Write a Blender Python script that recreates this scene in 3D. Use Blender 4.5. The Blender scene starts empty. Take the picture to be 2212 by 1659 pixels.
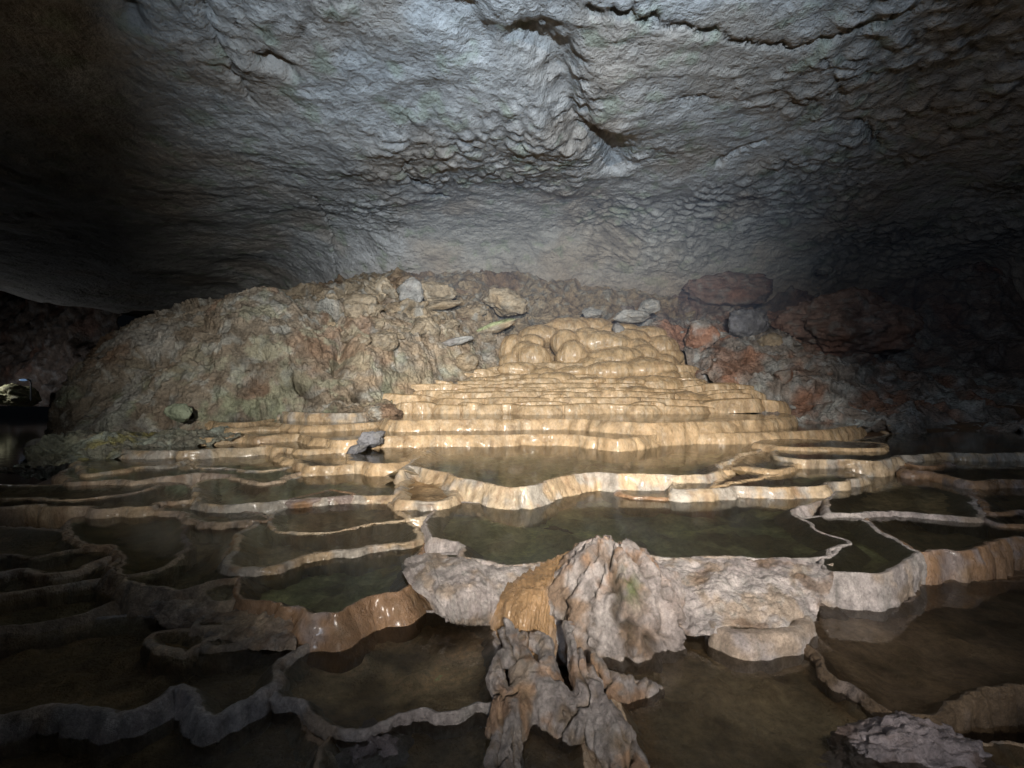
import bpy, math, random
import numpy as np
from mathutils import Vector
from mathutils.geometry import delaunay_2d_cdt

random.seed(7)
RNG = np.random.RandomState(11)
scene = bpy.context.scene
COL = scene.collection
T = 1.1                     # half width of the view at one metre
CZ = 1.5                    # eye height above the lowest pools

# ------------------------------------------------------------------ helpers: view rays
def uv(px, py):
    return (px - 1106.0) / 1106.0 * T, (829.5 - py) / 1106.0 * T

def on_level(px, py, z):
    u, v = uv(px, py)
    Y = (z - CZ) / v
    return (u * Y, Y, z)

def at_depth(px, py, Y):
    u, v = uv(px, py)
    return (u * Y, Y, CZ + v * Y)

# ------------------------------------------------------------------ helpers: noise
_perm = np.concatenate([RNG.permutation(256)] * 3)
_g = RNG.normal(size=(256, 3)); _g /= np.linalg.norm(_g, axis=1)[:, None]

def perlin(p):
    p = np.asarray(p, float)
    i = np.floor(p).astype(int); f = p - i
    i &= 255
    w = f * f * f * (f * (f * 6 - 15) + 10)
    out = 0
    for dx in (0, 1):
        wx = w[..., 0] if dx else 1 - w[..., 0]
        for dy in (0, 1):
            wy = w[..., 1] if dy else 1 - w[..., 1]
            for dz in (0, 1):
                wz = w[..., 2] if dz else 1 - w[..., 2]
                h = _perm[_perm[_perm[(i[..., 0] + dx) & 255] + ((i[..., 1] + dy) & 255)] + ((i[..., 2] + dz) & 255)]
                gr = _g[h]
                d = gr[..., 0] * (f[..., 0] - dx) + gr[..., 1] * (f[..., 1] - dy) + gr[..., 2] * (f[..., 2] - dz)
                out = out + d * wx * wy * wz
    return out * 1.5

def fbm(p, octv=5, gain=.5, lac=2.03):
    p = np.asarray(p, float); a = 1; s = 0
    for k in range(octv):
        s = s + a * perlin(p + 17.3 * k); p = p * lac; a *= gain
    return s

def ridged(p, octv=5, gain=.5, lac=2.1):
    p = np.asarray(p, float); a = 1; s = 0; tot = 0
    for k in range(octv):
        s = s + a * (1 - np.abs(perlin(p + 9.7 * k)) * 2); tot += a; p = p * lac; a *= gain
    return s / tot

_jit = RNG.rand(256, 3)
def worley(p):
    p = np.asarray(p, float)
    i = np.floor(p).astype(int)
    f1 = np.full(p.shape[:-1], 9.0); f2 = np.full(p.shape[:-1], 9.0); idc = np.zeros(p.shape[:-1])
    for dx in (-1, 0, 1):
        for dy in (-1, 0, 1):
            for dz in (-1, 0, 1):
                c = i + np.array([dx, dy, dz])
                cm = c & 255
                h = _perm[_perm[_perm[cm[..., 0]] + cm[..., 1]] + cm[..., 2]]
                d = np.linalg.norm(c + _jit[h] - p, axis=-1)
                near = d < f1
                f2 = np.where(near, f1, np.minimum(f2, d))
                idc = np.where(near, h / 255.0, idc)
                f1 = np.where(near, d, f1)
    return f1, f2, idc

def sstep(a, b, x):
    t = np.clip((x - a) / (b - a), 0, 1)
    return t * t * (3 - 2 * t)

def mix(a, b, t):
    t = np.asarray(t)
    a = np.asarray(a, float); b = np.asarray(b, float)
    if a.ndim == 1 and a.shape[0] == 3 or b.ndim == 1 and b.shape[0] == 3:
        t = t[..., None]
    elif a.ndim > t.ndim:
        t = t[..., None]
    return a * (1 - t) + b * t

def seg_dist(P, poly, closed=False):
    P = np.asarray(P, float)[:, :2]; poly = np.asarray(poly, float)[:, :2]
    best = np.full(len(P), 1e9)
    n = len(poly)
    for k in range(n if closed else n - 1):
        a = poly[k]; b = poly[(k + 1) % n]; ab = b - a
        t = np.clip(((P - a) @ ab) / (ab @ ab + 1e-12), 0, 1)
        d = np.hypot(P[:, 0] - a[0] - t * ab[0], P[:, 1] - a[1] - t * ab[1])
        best = np.minimum(best, d)
    return best

def inside(P, poly):
    P = np.asarray(P, float); poly = np.asarray(poly, float)
    x, y = P[:, 0], P[:, 1]; r = np.zeros(len(P), bool)
    n = len(poly)
    for k in range(n):
        x1, y1 = poly[k, 0], poly[k, 1]; x2, y2 = poly[(k + 1) % n, 0], poly[(k + 1) % n, 1]
        if y1 == y2: continue
        c = ((y1 > y) != (y2 > y)) & (x < (x2 - x1) * (y - y1) / (y2 - y1) + x1)
        r ^= c
    return r

def crom(ctrl, n, closed=False):
    """Catmull-Rom through the rows of ctrl (K, ...), n samples."""
    c = np.asarray(ctrl, float); K = len(c)
    t = np.linspace(0, K if closed else K - 1, n, endpoint=not closed)
    i = np.floor(t).astype(int)
    if not closed: i = np.minimum(i, K - 2)
    f = (t - i).reshape((-1,) + (1,) * (c.ndim - 1))
    if closed:
        p0, p1, p2, p3 = c[(i - 1) % K], c[i % K], c[(i + 1) % K], c[(i + 2) % K]
    else:
        p0, p1, p2, p3 = c[np.maximum(i - 1, 0)], c[i], c[i + 1], c[np.minimum(i + 2, K - 1)]
    m1 = (p2 - p0) * .42; m2 = (p3 - p1) * .42
    f2 = f * f; f3 = f2 * f
    return (2 * f3 - 3 * f2 + 1) * p1 + (f3 - 2 * f2 + f) * m1 + (-2 * f3 + 3 * f2) * p2 + (f3 - f2) * m2

# ------------------------------------------------------------------ helpers: objects
def tag(o, label=None, cat=None, group=None, kind=None):
    if label: o['label'] = label
    if cat: o['category'] = cat
    if group: o['group'] = group
    if kind: o['kind'] = kind
    return o

def thing(name, label, cat, loc, group=None):
    o = bpy.data.objects.new(name, None); COL.objects.link(o)
    o.location = loc; o.empty_display_size = .2
    return tag(o, label, cat, group)

def build(name, V, F, mat, parent=None, color=None, smooth=True, origin=None):
    V = np.asarray(V, float).reshape(-1, 3)
    if parent is not None: org = np.array(parent.location)
    elif origin is not None: org = np.array(origin, float)
    else: org = np.zeros(3)
    V = V - org
    me = bpy.data.meshes.new(name)
    if not isinstance(F, list): F = [F]
    F = [np.asarray(f, int) for f in F if len(f)]
    me.vertices.add(len(V)); me.vertices.foreach_set('co', V.astype(np.float32).ravel())
    tot = np.concatenate([np.full(len(f), f.shape[1]) for f in F])
    li = np.concatenate([f.ravel() for f in F])
    me.loops.add(len(li)); me.loops.foreach_set('vertex_index', li.astype(np.int32))
    st = np.concatenate([[0], np.cumsum(tot)[:-1]])
    me.polygons.add(len(tot)); me.polygons.foreach_set('loop_start', st.astype(np.int32))
    me.update(calc_edges=True); me.validate()
    me.polygons.foreach_set('use_smooth', np.full(len(me.polygons), smooth))
    if color is not None:
        ca = me.color_attributes.new('Col', 'FLOAT_COLOR', 'POINT')
        c = np.ones((len(V), 4), np.float32); c[:, :3] = np.clip(np.asarray(color).reshape(-1, 3), 0.002, .95)
        if len(me.vertices) == len(V): ca.data.foreach_set('color', c.ravel())
    me.materials.append(mat)
    o = bpy.data.objects.new(name, me); COL.objects.link(o)
    if parent is not None: o.parent = parent
    elif origin is not None: o.location = org
    return o

def grid_faces(h, w, wrap=False):
    i = np.arange(h - 1)[:, None]; j = np.arange(w if wrap else w - 1)[None, :]
    jn = (j + 1) % w
    return np.stack([i * w + j, i * w + jn, (i + 1) * w + jn, (i + 1) * w + j], -1).reshape(-1, 4)

def grid_normals(G):
    du = np.gradient(G, axis=1); dv = np.gradient(G, axis=0)
    n = np.cross(du, dv); n /= np.linalg.norm(n, axis=-1)[..., None] + 1e-9
    return n

def patch(rows, h, w, toward=(0, 0, 1.6)):
    """Smooth sheet through a control grid, normals turned to the eye side."""
    R = np.asarray(rows, float)
    G = crom(R, h)
    G = np.swapaxes(crom(np.swapaxes(G, 0, 1), w), 0, 1)
    n = grid_normals(G)
    s = np.sign(((np.array(toward) - G) * n).sum(-1))[..., None]; s[s == 0] = 1
    return G, n * s

# ------------------------------------------------------------------ materials
def base_nodes(name):
    m = bpy.data.materials.new(name); m.use_nodes = True
    nt = m.node_tree; nt.nodes.clear()
    out = nt.nodes.new('ShaderNodeOutputMaterial')
    return m, nt, out

def N(nt, t, **kw):
    n = nt.nodes.new(t)
    for k, v in kw.items():
        if k in n.inputs: n.inputs[k].default_value = v
        else: setattr(n, k, v)
    return n

def rock_mat(name, rough=.6, rough_var=.15, bumps=((6, .5, .04), (40, .5, .008)), var=.45, fine=30.0, stretch=(1, 1, 1),
             spec=.5, coat=0.0, vor=None):
    """Colour attribute times several sizes of mottling, bumped by noise; position in metres."""
    m, nt, out = base_nodes(name)
    L = nt.links.new
    geo = N(nt, 'ShaderNodeNewGeometry')
    mp = N(nt, 'ShaderNodeMapping'); mp.inputs['Scale'].default_value = stretch
    L(geo.outputs['Position'], mp.inputs['Vector'])
    col = N(nt, 'ShaderNodeVertexColor', layer_name='Col')
    n1 = N(nt, 'ShaderNodeTexNoise', Scale=fine * .18, Detail=6.0, Roughness=.6)
    n2 = N(nt, 'ShaderNodeTexNoise', Scale=fine, Detail=8.0, Roughness=.7)
    for n in (n1, n2): L(mp.outputs[0], n.inputs['Vector'])
    mr1 = N(nt, 'ShaderNodeMapRange'); mr1.inputs[1].default_value = .3; mr1.inputs[2].default_value = .7
    mr1.inputs[3].default_value = 1 - var; mr1.inputs[4].default_value = 1 + var
    mr2 = N(nt, 'ShaderNodeMapRange'); mr2.inputs[1].default_value = .3; mr2.inputs[2].default_value = .7
    mr2.inputs[3].default_value = 1 - var * .8; mr2.inputs[4].default_value = 1 + var * .8
    L(n1.outputs['Fac'], mr1.inputs[0]); L(n2.outputs['Fac'], mr2.inputs[0])
    mul = N(nt, 'ShaderNodeMath', operation='MULTIPLY'); L(mr1.outputs[0], mul.inputs[0]); L(mr2.outputs[0], mul.inputs[1])
    sc = N(nt, 'ShaderNodeVectorMath', operation='SCALE'); L(col.outputs['Color'], sc.inputs[0]); L(mul.outputs[0], sc.inputs['Scale'])
    bs = N(nt, 'ShaderNodeBsdfPrincipled')
    bs.inputs['Specular IOR Level'].default_value = spec
    bs.inputs['Coat Weight'].default_value = coat; bs.inputs['Coat Roughness'].default_value = .2
    L(sc.outputs[0], bs.inputs['Base Color'])
    rr = N(nt, 'ShaderNodeMapRange'); rr.inputs[1].default_value = .3; rr.inputs[2].default_value = .7
    rr.inputs[3].default_value = rough - rough_var; rr.inputs[4].default_value = rough + rough_var
    L(n1.outputs['Fac'], rr.inputs[0]); L(rr.outputs[0], bs.inputs['Roughness'])
    prev = None
    for (s, det, dist) in bumps:
        nb = N(nt, 'ShaderNodeTexNoise', Scale=float(s), Detail=5.0, Roughness=det)
        L(mp.outputs[0], nb.inputs['Vector'])
        b = N(nt, 'ShaderNodeBump', Strength=1.0, Distance=dist)
        L(nb.outputs['Fac'], b.inputs['Height'])
        if prev: L(prev.outputs[0], b.inputs['Normal'])
        prev = b
    if vor:
        s, dist = vor
        nv = N(nt, 'ShaderNodeTexVoronoi', Scale=float(s)); L(mp.outputs[0], nv.inputs['Vector'])
        b = N(nt, 'ShaderNodeBump', Strength=1.0, Distance=dist); L(nv.outputs['Distance'], b.inputs['Height'])
        b.invert = True
        if prev: L(prev.outputs[0], b.inputs['Normal'])
        prev = b
    L(prev.outputs[0], bs.inputs['Normal'])
    L(bs.outputs[0], out.inputs['Surface'])
    return m

def water_mat(name, tint, rough=.05, bump=.004, bscale=9.0, murk=(.32, .28, .17), murk_f=.055):
    m, nt, out = base_nodes(name); L = nt.links.new
    geo = N(nt, 'ShaderNodeNewGeometry')
    nb = N(nt, 'ShaderNodeTexNoise', Scale=bscale, Detail=3.0, Roughness=.5); L(geo.outputs['Position'], nb.inputs['Vector'])
    b = N(nt, 'ShaderNodeBump', Strength=1.0, Distance=bump); L(nb.outputs['Fac'], b.inputs['Height'])
    tr = N(nt, 'ShaderNodeBsdfTransparent'); tr.inputs['Color'].default_value = (*tint, 1)
    df = N(nt, 'ShaderNodeBsdfDiffuse'); df.inputs['Color'].default_value = (*murk, 1)
    nm = N(nt, 'ShaderNodeTexNoise', Scale=1.6, Detail=5.0, Roughness=.6); L(geo.outputs['Position'], nm.inputs['Vector'])
    mm = N(nt, 'ShaderNodeMapRange'); mm.inputs[1].default_value = .3; mm.inputs[2].default_value = .7; mm.inputs[3].default_value = murk_f * .45; mm.inputs[4].default_value = murk_f * 1.55
    L(nm.outputs['Fac'], mm.inputs[0])
    bd = N(nt, 'ShaderNodeMixShader'); L(mm.outputs[0], bd.inputs[0]); L(tr.outputs[0], bd.inputs[1]); L(df.outputs[0], bd.inputs[2])
    gl = N(nt, 'ShaderNodeBsdfGlossy', Roughness=rough); gl.inputs['Color'].default_value = (.95, .95, .95, 1)
    L(b.outputs[0], gl.inputs['Normal'])
    fr = N(nt, 'ShaderNodeFresnel', IOR=1.33)
    mx = N(nt, 'ShaderNodeMixShader'); L(fr.outputs[0], mx.inputs[0]); L(bd.outputs[0], mx.inputs[1]); L(gl.outputs[0], mx.inputs[2])
    L(mx.outputs[0], out.inputs['Surface'])
    return m

M = {}
M['flow'] = rock_mat('wet_flowstone', rough=.27, rough_var=.10, bumps=((9, .55, .03), (34, .7, .018), (95, .65, .009)), var=.34, fine=26, spec=.55, stretch=(1, 1, .5), coat=.30)
M['crust'] = rock_mat('calcite_crust', rough=.48, rough_var=.15, bumps=((12, .55, .03), (50, .7, .018), (150, .7, .009)), var=.45, fine=60, spec=.5, stretch=(1, 1, .75))
M['bed'] = rock_mat('pool_bed', rough=.7, rough_var=.1, bumps=((5, .6, .06), (24, .65, .025), (80, .6, .006)), var=.5, fine=18, spec=.2)
M['rock'] = rock_mat('cave_rock', rough=.62, rough_var=.15, bumps=((3.5, .6, .12), (14, .65, .04), (60, .6, .008)), var=.45, fine=16, spec=.4)
M['ceil'] = rock_mat('ceiling_rock', rough=.72, rough_var=.12, bumps=((3, .55, .10), (12, .6, .035), (45, .6, .008)), var=.24, fine=12, spec=.25, vor=(5.0, .026))
M['boulder'] = rock_mat('boulder_rock', rough=.7, rough_var=.12, bumps=((4, .6, .08), (18, .65, .03)), var=.4, fine=14, spec=.3)
M['ground'] = rock_mat('cave_ground', rough=.6, rough_var=.15, bumps=((5, .6, .06), (30, .6, .015)), var=.45, fine=20, spec=.4)
M['water'] = water_mat('still_water', (.94, .94, .85), .07, .0016, 7)
M['shallow'] = water_mat('shallow_water', (.97, .95, .88), .06, .0012, 9, (.20, .15, .10), .06)
M['lake'] = water_mat('dark_water', (.3, .33, .32), .09, .006, 2.0, (.01, .01, .01), .05)
M['moss'] = rock_mat('moss', rough=.9, rough_var=.05, bumps=((60, .6, .02),), var=.5, fine=90, spec=.1)

TAN = np.array([.44, .31, .18]); GOLD = np.array([.50, .365, .22]); PALE = np.array([.56, .47, .345])
GREY = np.array([.36, .35, .33]); WHITE = np.array([.44, .41, .395]); PINKW = np.array([.34, .29, .285])
BROWN = np.array([.25, .155, .09]); DARKB = np.array([.20, .145, .09]); OLIVE = np.array([.44, .42, .23]); MUD = np.array([.58, .43, .27])
ORANGE = np.array([.35, .21, .12]); GREEN = np.array([.20, .26, .15])

def flow_color(V, tone):
    """Colour of flowstone at points V: banded down the face, patchy along it."""
    V = np.asarray(V)
    a = fbm(V * [1.3, 1.3, .5] + 3.1, 4) * .5 + .5
    streak = fbm(V * [9, 9, .8] + 8.7, 4) * .5 + .5
    spot = fbm(V * 3.1 + 21.0, 4) * .5 + .5
    if tone == 'tan':
        c = mix(TAN, GOLD, a); c = mix(c, PALE, sstep(.5, .85, streak) * .55); c = mix(c, BROWN, sstep(.62, .95, spot) * .45)
    elif tone == 'mixed':
        c = mix(TAN * .92, PALE * .95, a); c = mix(c, GREY, sstep(.45, .62, spot) * .75); c = mix(c, BROWN * 1.3, sstep(.55, .85, streak) * .5)
    elif tone == 'white':
        c = mix(PINKW, WHITE, a); c = mix(c, TAN * .7, sstep(.52, .75, spot) * .55); c = mix(c, GREY * .8, sstep(.55, .85, streak) * .5)
    elif tone == 'brown':
        c = mix(BROWN * 1.15, ORANGE * .85, a); c = mix(c, PINKW * .8, sstep(.52, .72, spot) * .8); c = mix(c, DARKB, sstep(.6, .9, streak) * .5)
    elif tone == 'mud':
        c = mix(DARKB * .7, BROWN * .55, a); c = mix(c, PINKW * .45, sstep(.55, .8, spot) * .6)
    else:  # dark crust
        c = mix(MUD, PINKW * .7, a); c = mix(c, BROWN, sstep(.5, .75, spot) * .6); c = mix(c, GREY * .7, sstep(.55, .85, streak) * .5)
    return c

# ------------------------------------------------------------------ rimstone pools
POLYS = []      # outlines already laid, higher ones first

def resample(ring, ds):
    d = np.r_[0, np.cumsum(np.linalg.norm(np.diff(np.vstack([ring, ring[:1]]), axis=0), axis=1))]
    n = max(24, int(d[-1] / ds))
    t = np.linspace(0, d[-1], n, endpoint=False)
    R = np.vstack([ring, ring[:1]])
    return np.stack([np.interp(t, d, R[:, k]) for k in range(2)], 1), t

def higher(P2, z):
    r = np.zeros(len(P2), bool)
    for poly, pz in POLYS:
        if pz > z + .004: r |= inside(P2, poly)
    return r

def rimstone_pool(label, pts, z, drop=.25, slope=.3, tone='tan', depth=.12, lip=None, wob=1.0, mat='flow', bedc=None, water=True,
                  group='rimstone pools on the cave floor', cat='rimstone pool', name='rimstone_pool'):
    ring0 = np.array([on_level(p[0], p[1], z)[:2] for p in pts])
    ring = crom(ring0, 40 * len(pts), closed=True)
    area = .5 * np.sum(ring[:, 0] * np.roll(ring[:, 1], -1) - np.roll(ring[:, 0], -1) * ring[:, 1])
    if area < 0: ring = ring[::-1]
    ymin = ring[:, 1].min(); ymid = np.median(ring[:, 1])
    ds = np.clip(ymin * .0065, .011, .06)
    ring, s = resample(ring, ds)
    sc = np.clip(ymin / 4.0, .55, 2.0)
    lw = (lip if lip is not None else .016 * sc) * 1.0
    # meanders of the lip
    def normals(r):
        t = np.roll(r, -2, 0) - np.roll(r, 2, 0); t /= np.linalg.norm(t, axis=1)[:, None] + 1e-9
        nn = np.stack([t[:, 1], -t[:, 0]], 1)
        for _ in range(4): nn = (np.roll(nn, 1, 0) + nn + np.roll(nn, -1, 0)); nn /= np.linalg.norm(nn, axis=1)[:, None] + 1e-9
        return nn
    n = normals(ring)
    q = np.c_[ring * 1.0, np.full(len(ring), z * 7)]
    off = fbm(q * 2.2 / sc + 4, 3) * .04 * sc * wob + (.5 - ridged(q * 5 / sc + 9, 3)) * .05 * sc * wob
    size = math.sqrt(abs(area)); off *= np.clip(size / .8, .25, 1)
    ring = ring + n * off[:, None]
    n = normals(ring)
    # rim: inner slope, lip, fluted outer face
    K = int(np.clip(drop / (ds * .9), 7, 26))
    prof = [(-.20 * sc, -.10), (-.11 * sc, -.045), (-.055 * sc, -.016), (-.02 * sc, .001), (0, .006), (lw * .6, .006), (lw * .95, .002)]
    prof = [(o, d, 0.0) for o, d in prof]
    for k in range(1, K + 1):
        t = k / K
        prof.append((lw + slope * drop * (t ** 1.25) + .010 * sc * math.sin(t * math.pi), .0 - drop * t, t))
    prof.append((lw + slope * drop * 1.1, -drop - .12, 1.0)); prof.append((lw + slope * drop * 1.15, -drop - .25, 1.0))
    R = len(prof); W = len(ring)
    V = np.zeros((R, W, 3))
    lipn = fbm(q * 5 + 31, 3) * .006
    cell = perlin(np.c_[s[:, None] * 5.5 / sc, np.zeros((W, 2)) + z * 11])
    for r, (o, d, t) in enumerate(prof):
        V[r, :, :2] = ring + n * o
        V[r, :, 2] = z + d + (lipn if d > -.02 else lipn * (1 - t))
    nn = np.concatenate([n, np.zeros((W, 1))], 1)
    tt = np.array([p[2] for p in prof])
    flat = V.reshape(-1, 3)
    fl = perlin(np.stack([np.broadcast_to(s * 13 / sc, (R, W)), tt[:, None] * .9 + np.zeros((1, W)), np.full((R, W), z * 5)], -1))
    fl2 = perlin(np.stack([np.broadcast_to(s * 34 / sc, (R, W)), tt[:, None] * 1.7 + np.zeros((1, W)), np.full((R, W), z * 9)], -1))
    bulge = fbm(flat * 3.4 / sc + 2.7, 3).reshape(R, W)
    face = sstep(0, .3, tt)[:, None]
    crk = np.exp(-(cell / .09) ** 2)[None, :] * sstep(.0, .35, perlin(np.c_[s[:, None] * 1.3 / sc, np.zeros((W, 2)) + z * 23]))[None, :]
    lump = (np.abs(cell)[None, :] * .030 - crk * .026) * sc * face
    V += nn[None] * ((fl * .013 + fl2 * .009) * sc * (face * .8 + .2 * (tt > 0)[:, None]) + bulge * .03 * sc * face + lump)[..., None]
    small = (fbm(flat * 14 / sc + 40, 3) * .007 + (ridged(flat * 30 / sc + 4, 2) - .5) * .006).reshape(R, W) * sc * (1.6 if mat == 'crust' else 1)
    V[4:] += (nn[None] * small[4:, :, None]) * .7
    V[:, :, 2] += np.where(tt[:, None] > 0, small, small * .35)
    F = grid_faces(R, W, wrap=True)
    vi = higher(V.reshape(-1, 3)[:, :2], z)
    F = F[~vi[F].all(1)]
    loc = (ring[:, 0].mean(), ring[:, 1].mean(), z - .15)
    root = thing(name, label, cat, loc, group)
    C = flow_color(flat, tone).reshape(R, W, 3)
    sub = sstep(.002, -.03, np.array([p[1] for p in prof])) * (tt == 0)
    C = mix(C, C * .6 * np.array([1, .92, .7]), np.broadcast_to(sub[:, None], (R, W)))
    C = mix(C, C * .5, np.broadcast_to(crk * .7, (R, W)) * face)
    if len(F): build('rim', V, F, M[mat], root, C)
    # bed
    poly = [Vector((float(a), float(b))) for a, b in ring]
    g = np.clip(ds * 2.6, .03, .14)
    x0, y0 = ring.min(0); x1, y1 = ring.max(0)
    xs = np.arange(x0, x1, g); ys = np.arange(y0, y1, g)
    if len(xs) * len(ys) > 9000:
        g *= math.sqrt(len(xs) * len(ys) / 9000); xs = np.arange(x0, x1, g); ys = np.arange(y0, y1, g)
    gx, gy = np.meshgrid(xs, ys); gp = np.stack([gx.ravel(), gy.ravel()], 1)
    gp = gp + RNG.uniform(-.3, .3, gp.shape) * g
    stp = max(1, len(ring) // 160)
    if len(gp):
        gp = gp[inside(gp, ring[::stp])]
    if len(gp):
        gp = gp[seg_dist(gp, ring[::stp], True) > g * .6]
    pts2 = poly + [Vector((float(a), float(b))) for a, b in gp]
    edges = [(k, (k + 1) % len(poly)) for k in range(len(poly))]
    ov, oe, of, *_ = delaunay_2d_cdt(pts2, edges, [], 1, 1e-5)
    B = np.array([[v.x, v.y] for v in ov]); TF = np.array([f for f in of if len(f) == 3], int)
    if len(TF):
        d = seg_dist(B, ring[::stp], True)
        q3 = np.c_[B, np.full(len(B), z)]
        prof_d = depth * (1 - np.exp(-d / (.22 * sc)))
        und = (fbm(q3 * 1.6 + 5, 4) * .05 - sstep(.62, .95, ridged(q3 * 1.3 + 15, 4)) * .07 + fbm(q3 * 6 + 5, 4) * .03) * min(1, depth / .1)
        zz = z - .026 - np.maximum(prof_d + und * sstep(.05, .4, d), 0)
        hi = higher(B, z)
        deep = bedc if bedc is not None else OLIVE
        nz = fbm(q3 * 1.1 + 50, 4) * .5 + .5
        cb = mix(deep * .8, deep * 1.5, nz)
        cb = mix(cb, DARKB * .5, sstep(.52, .78, fbm(q3 * 2.3 + 70, 4) * .5 + .5) * .75)
        cb = mix(cb, TAN * .7, sstep(.55, .9, ridged(q3 * 1.3 + 15, 4)) * .45)
        shore = flow_color(q3, tone) * np.array([.62, .5, .34])
        cb = mix(shore, cb, sstep(.0, .34 * sc, d + (nz - .5) * .2))
        TB = TF[~hi[TF].all(1)]
        cb = cb * mix(np.full(3, .75), np.full(3, 1.2), nz)
        if len(TB): build('bed', np.c_[B, zz], TB, M['bed'], root, cb)
        if water:
            ov, oe, of, *_ = delaunay_2d_cdt(poly, edges, [], 1, 1e-5)
            Wv = np.array([[v.x, v.y, z] for v in ov]); WF = np.array([f for f in of if len(f) == 3], int)
            # keep the water out of pools that stand above it
            if hi.any():
                WF = TF[~hi[TF].all(1)]; Wv = np.c_[B, np.full(len(B), z)]
            if len(WF): build('water', Wv, WF, M['shallow' if ymid < 2.9 else 'water'], root)
    POLYS.append((ring[::stp], z))
    return root

# ------------------------------------------------------------------ the terraced cascade (flowstone mound)
def flowstone_steps():
    root = thing('flowstone_mound', 'tall honey-coloured flowstone mound of thin steps under a bulging dome', 'flowstone mound', (1.3, 12.5, .8))
    # level, depth at the middle, left and right pixel ends, pixel x of the middle
    steps = [(1.03, 10.75, 768, 1690, 1180), (1.18, 11.35, 776, 1672, 1200), (1.31, 11.9, 798, 1650, 1200), (1.41, 12.3, 822, 1625, 1210),
             (1.53, 12.75, 848, 1595, 1215), (1.65, 13.15, 880, 1565, 1220), (1.77, 13.55, 915, 1535, 1220), (1.90, 13.95, 960, 1510, 1225),
             (2.03, 14.3, 1010, 1495, 1230), (2.15, 14.6, 1060, 1480, 1240)]
    extra = []
    rs = np.random.RandomState(21)
    for j in range(len(steps) - 1):
        z0, y0, a0, b0, m0 = steps[j]; z1, y1, a1, b1, m1 = steps[j + 1]
        for q in range(5 if j < 6 else 4):
            f = rs.uniform(.2, .85); w_ = rs.uniform(60, 210) * (1 if j < 5 else .7)
            c = a1 + (b1 - a1) * ((q + rs.uniform(.1, .9)) / (5 if j < 6 else 4))
            extra.append((z0 + (z1 - z0) * f, y0 + (y1 - y0) * (f * .9 - .05), c - w_ * .6, c + w_ * .6, c + rs.uniform(-.2, .2) * w_))
    for k, (z, yc, pa, pb, pm) in enumerate(steps + extra):
        main = k < len(steps)
        xa = (pa - 1106) / 1106 * T * yc; xb = (pb - 1106) / 1106 * T * yc; xm = (pm - 1106) / 1106 * T * yc
        W = int((xb - xa) / .022) + 30
        x = np.linspace(xa, xb, W)
        e = np.where(x < xm, (xm - x) / (xm - xa), (x - xm) / (xb - xm))
        y = yc + .5 * e ** 2 + (.9 if main else .55) * e ** 9
        sag = (.40 * e ** 4) if main else (.17 * e ** 3)
        y += fbm(np.c_[x * .7, np.zeros(W) + k * 3.1, np.zeros(W)], 3) * (.30 if main else .14)
        lob = np.abs(perlin(np.c_[x * .85 + k * 5.7, np.zeros(W) + k * 1.3, np.zeros(W)]))
        y += -(.24 + .03 * (k if main else 3)) * np.sqrt(np.clip(lob, 0, 1)) + .1
        lob2 = np.abs(perlin(np.c_[x * 2.6 + k * 2.7, np.zeros(W) + k * 2.3, np.zeros(W)]))
        y += -.035 * np.sqrt(np.clip(lob2, 0, 1))
        t_ = np.stack([np.gradient(x), np.gradient(y)], 1); t_ /= np.linalg.norm(t_, axis=1)[:, None]
        n = np.stack([t_[:, 1], -t_[:, 0]], 1)
        for _ in range(8): n[1:-1] = (n[:-2] + n[1:-1] * 2 + n[2:]) / 4
        n /= np.linalg.norm(n, axis=1)[:, None]
        drop = .40 if main else .22
        slope = .75 if main else .55
        K = 16
        prof = [(-2.2 if main else -.9, -.01, 0), (-.8 if main else -.4, -.012, 0), (-.25, -.015, 0), (-.08, -.005, 0), (-.02, .006, 0), (0, .004, 0)]
        for j in range(1, K + 1):
            t = j / K
            prof.append((.02 + slope * drop * t ** .8 * .6, -drop * t, t))
        prof.append((.03 + slope * drop * .6, -drop - (.5 if main else .1), 1))
        R = len(prof)
        V = np.zeros((R, W, 3))
        for r, (o, d, t) in enumerate(prof):
            if o < -.05:
                V[r, :, 0] = x + n[:, 0] * o * .1; V[r, :, 1] = y - o
            else:
                V[r, :, 0] = x + n[:, 0] * o; V[r, :, 1] = y + n[:, 1] * o
            V[r, :, 2] = z + d
        tt = np.array([p[2] for p in prof])[:, None]
        nn = np.concatenate([n, np.zeros((W, 1))], 1)[None]
        lip = fbm(np.c_[x * .8, np.zeros(W) + k, np.zeros(W)], 3) * .05
        V[:, :, 2] += lip[None] * (1 - tt * .6) - sag[None]
        X = np.broadcast_to(x, (R, W)); TT = np.broadcast_to(tt, (R, W)); KK = np.full((R, W), k * 3.7)
        fl = perlin(np.stack([X * 4, TT * .6, KK], -1)) * .03 + perlin(np.stack([X * 19, TT * 1.2, KK], -1)) * .008
        creases = -np.exp(-(np.broadcast_to(lob, (R, W)) / .06) ** 2) * .05
        face = sstep(0, .35, tt)
        V += nn * ((fl + creases) * face)[..., None]
        flat = V.reshape(-1, 3)
        V += nn * (fbm(flat * 6, 3).reshape(R, W) * .018 * sstep(0, .2, tt))[..., None]
        V[:, :, 2] += fbm(flat * 9 + 7, 3).reshape(R, W) * .006
        C = flow_color(flat, 'tan').reshape(R, W, 3)
        C = mix(C, C * np.array([.72, .66, .5]), np.broadcast_to((tt == 0) * 1.0, (R, W)))
        build('terrace_step', V, grid_faces(R, W), M['flow'], root, C)
    # the dome: swollen lobes lying over each other, merged into one skin
    rs = np.random.RandomState(5)
    blobs = []
    def ball(px, py, Y, rx, ry, rz): blobs.append((np.array(at_depth(px, py, Y)), rx, ry, rz))
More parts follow.
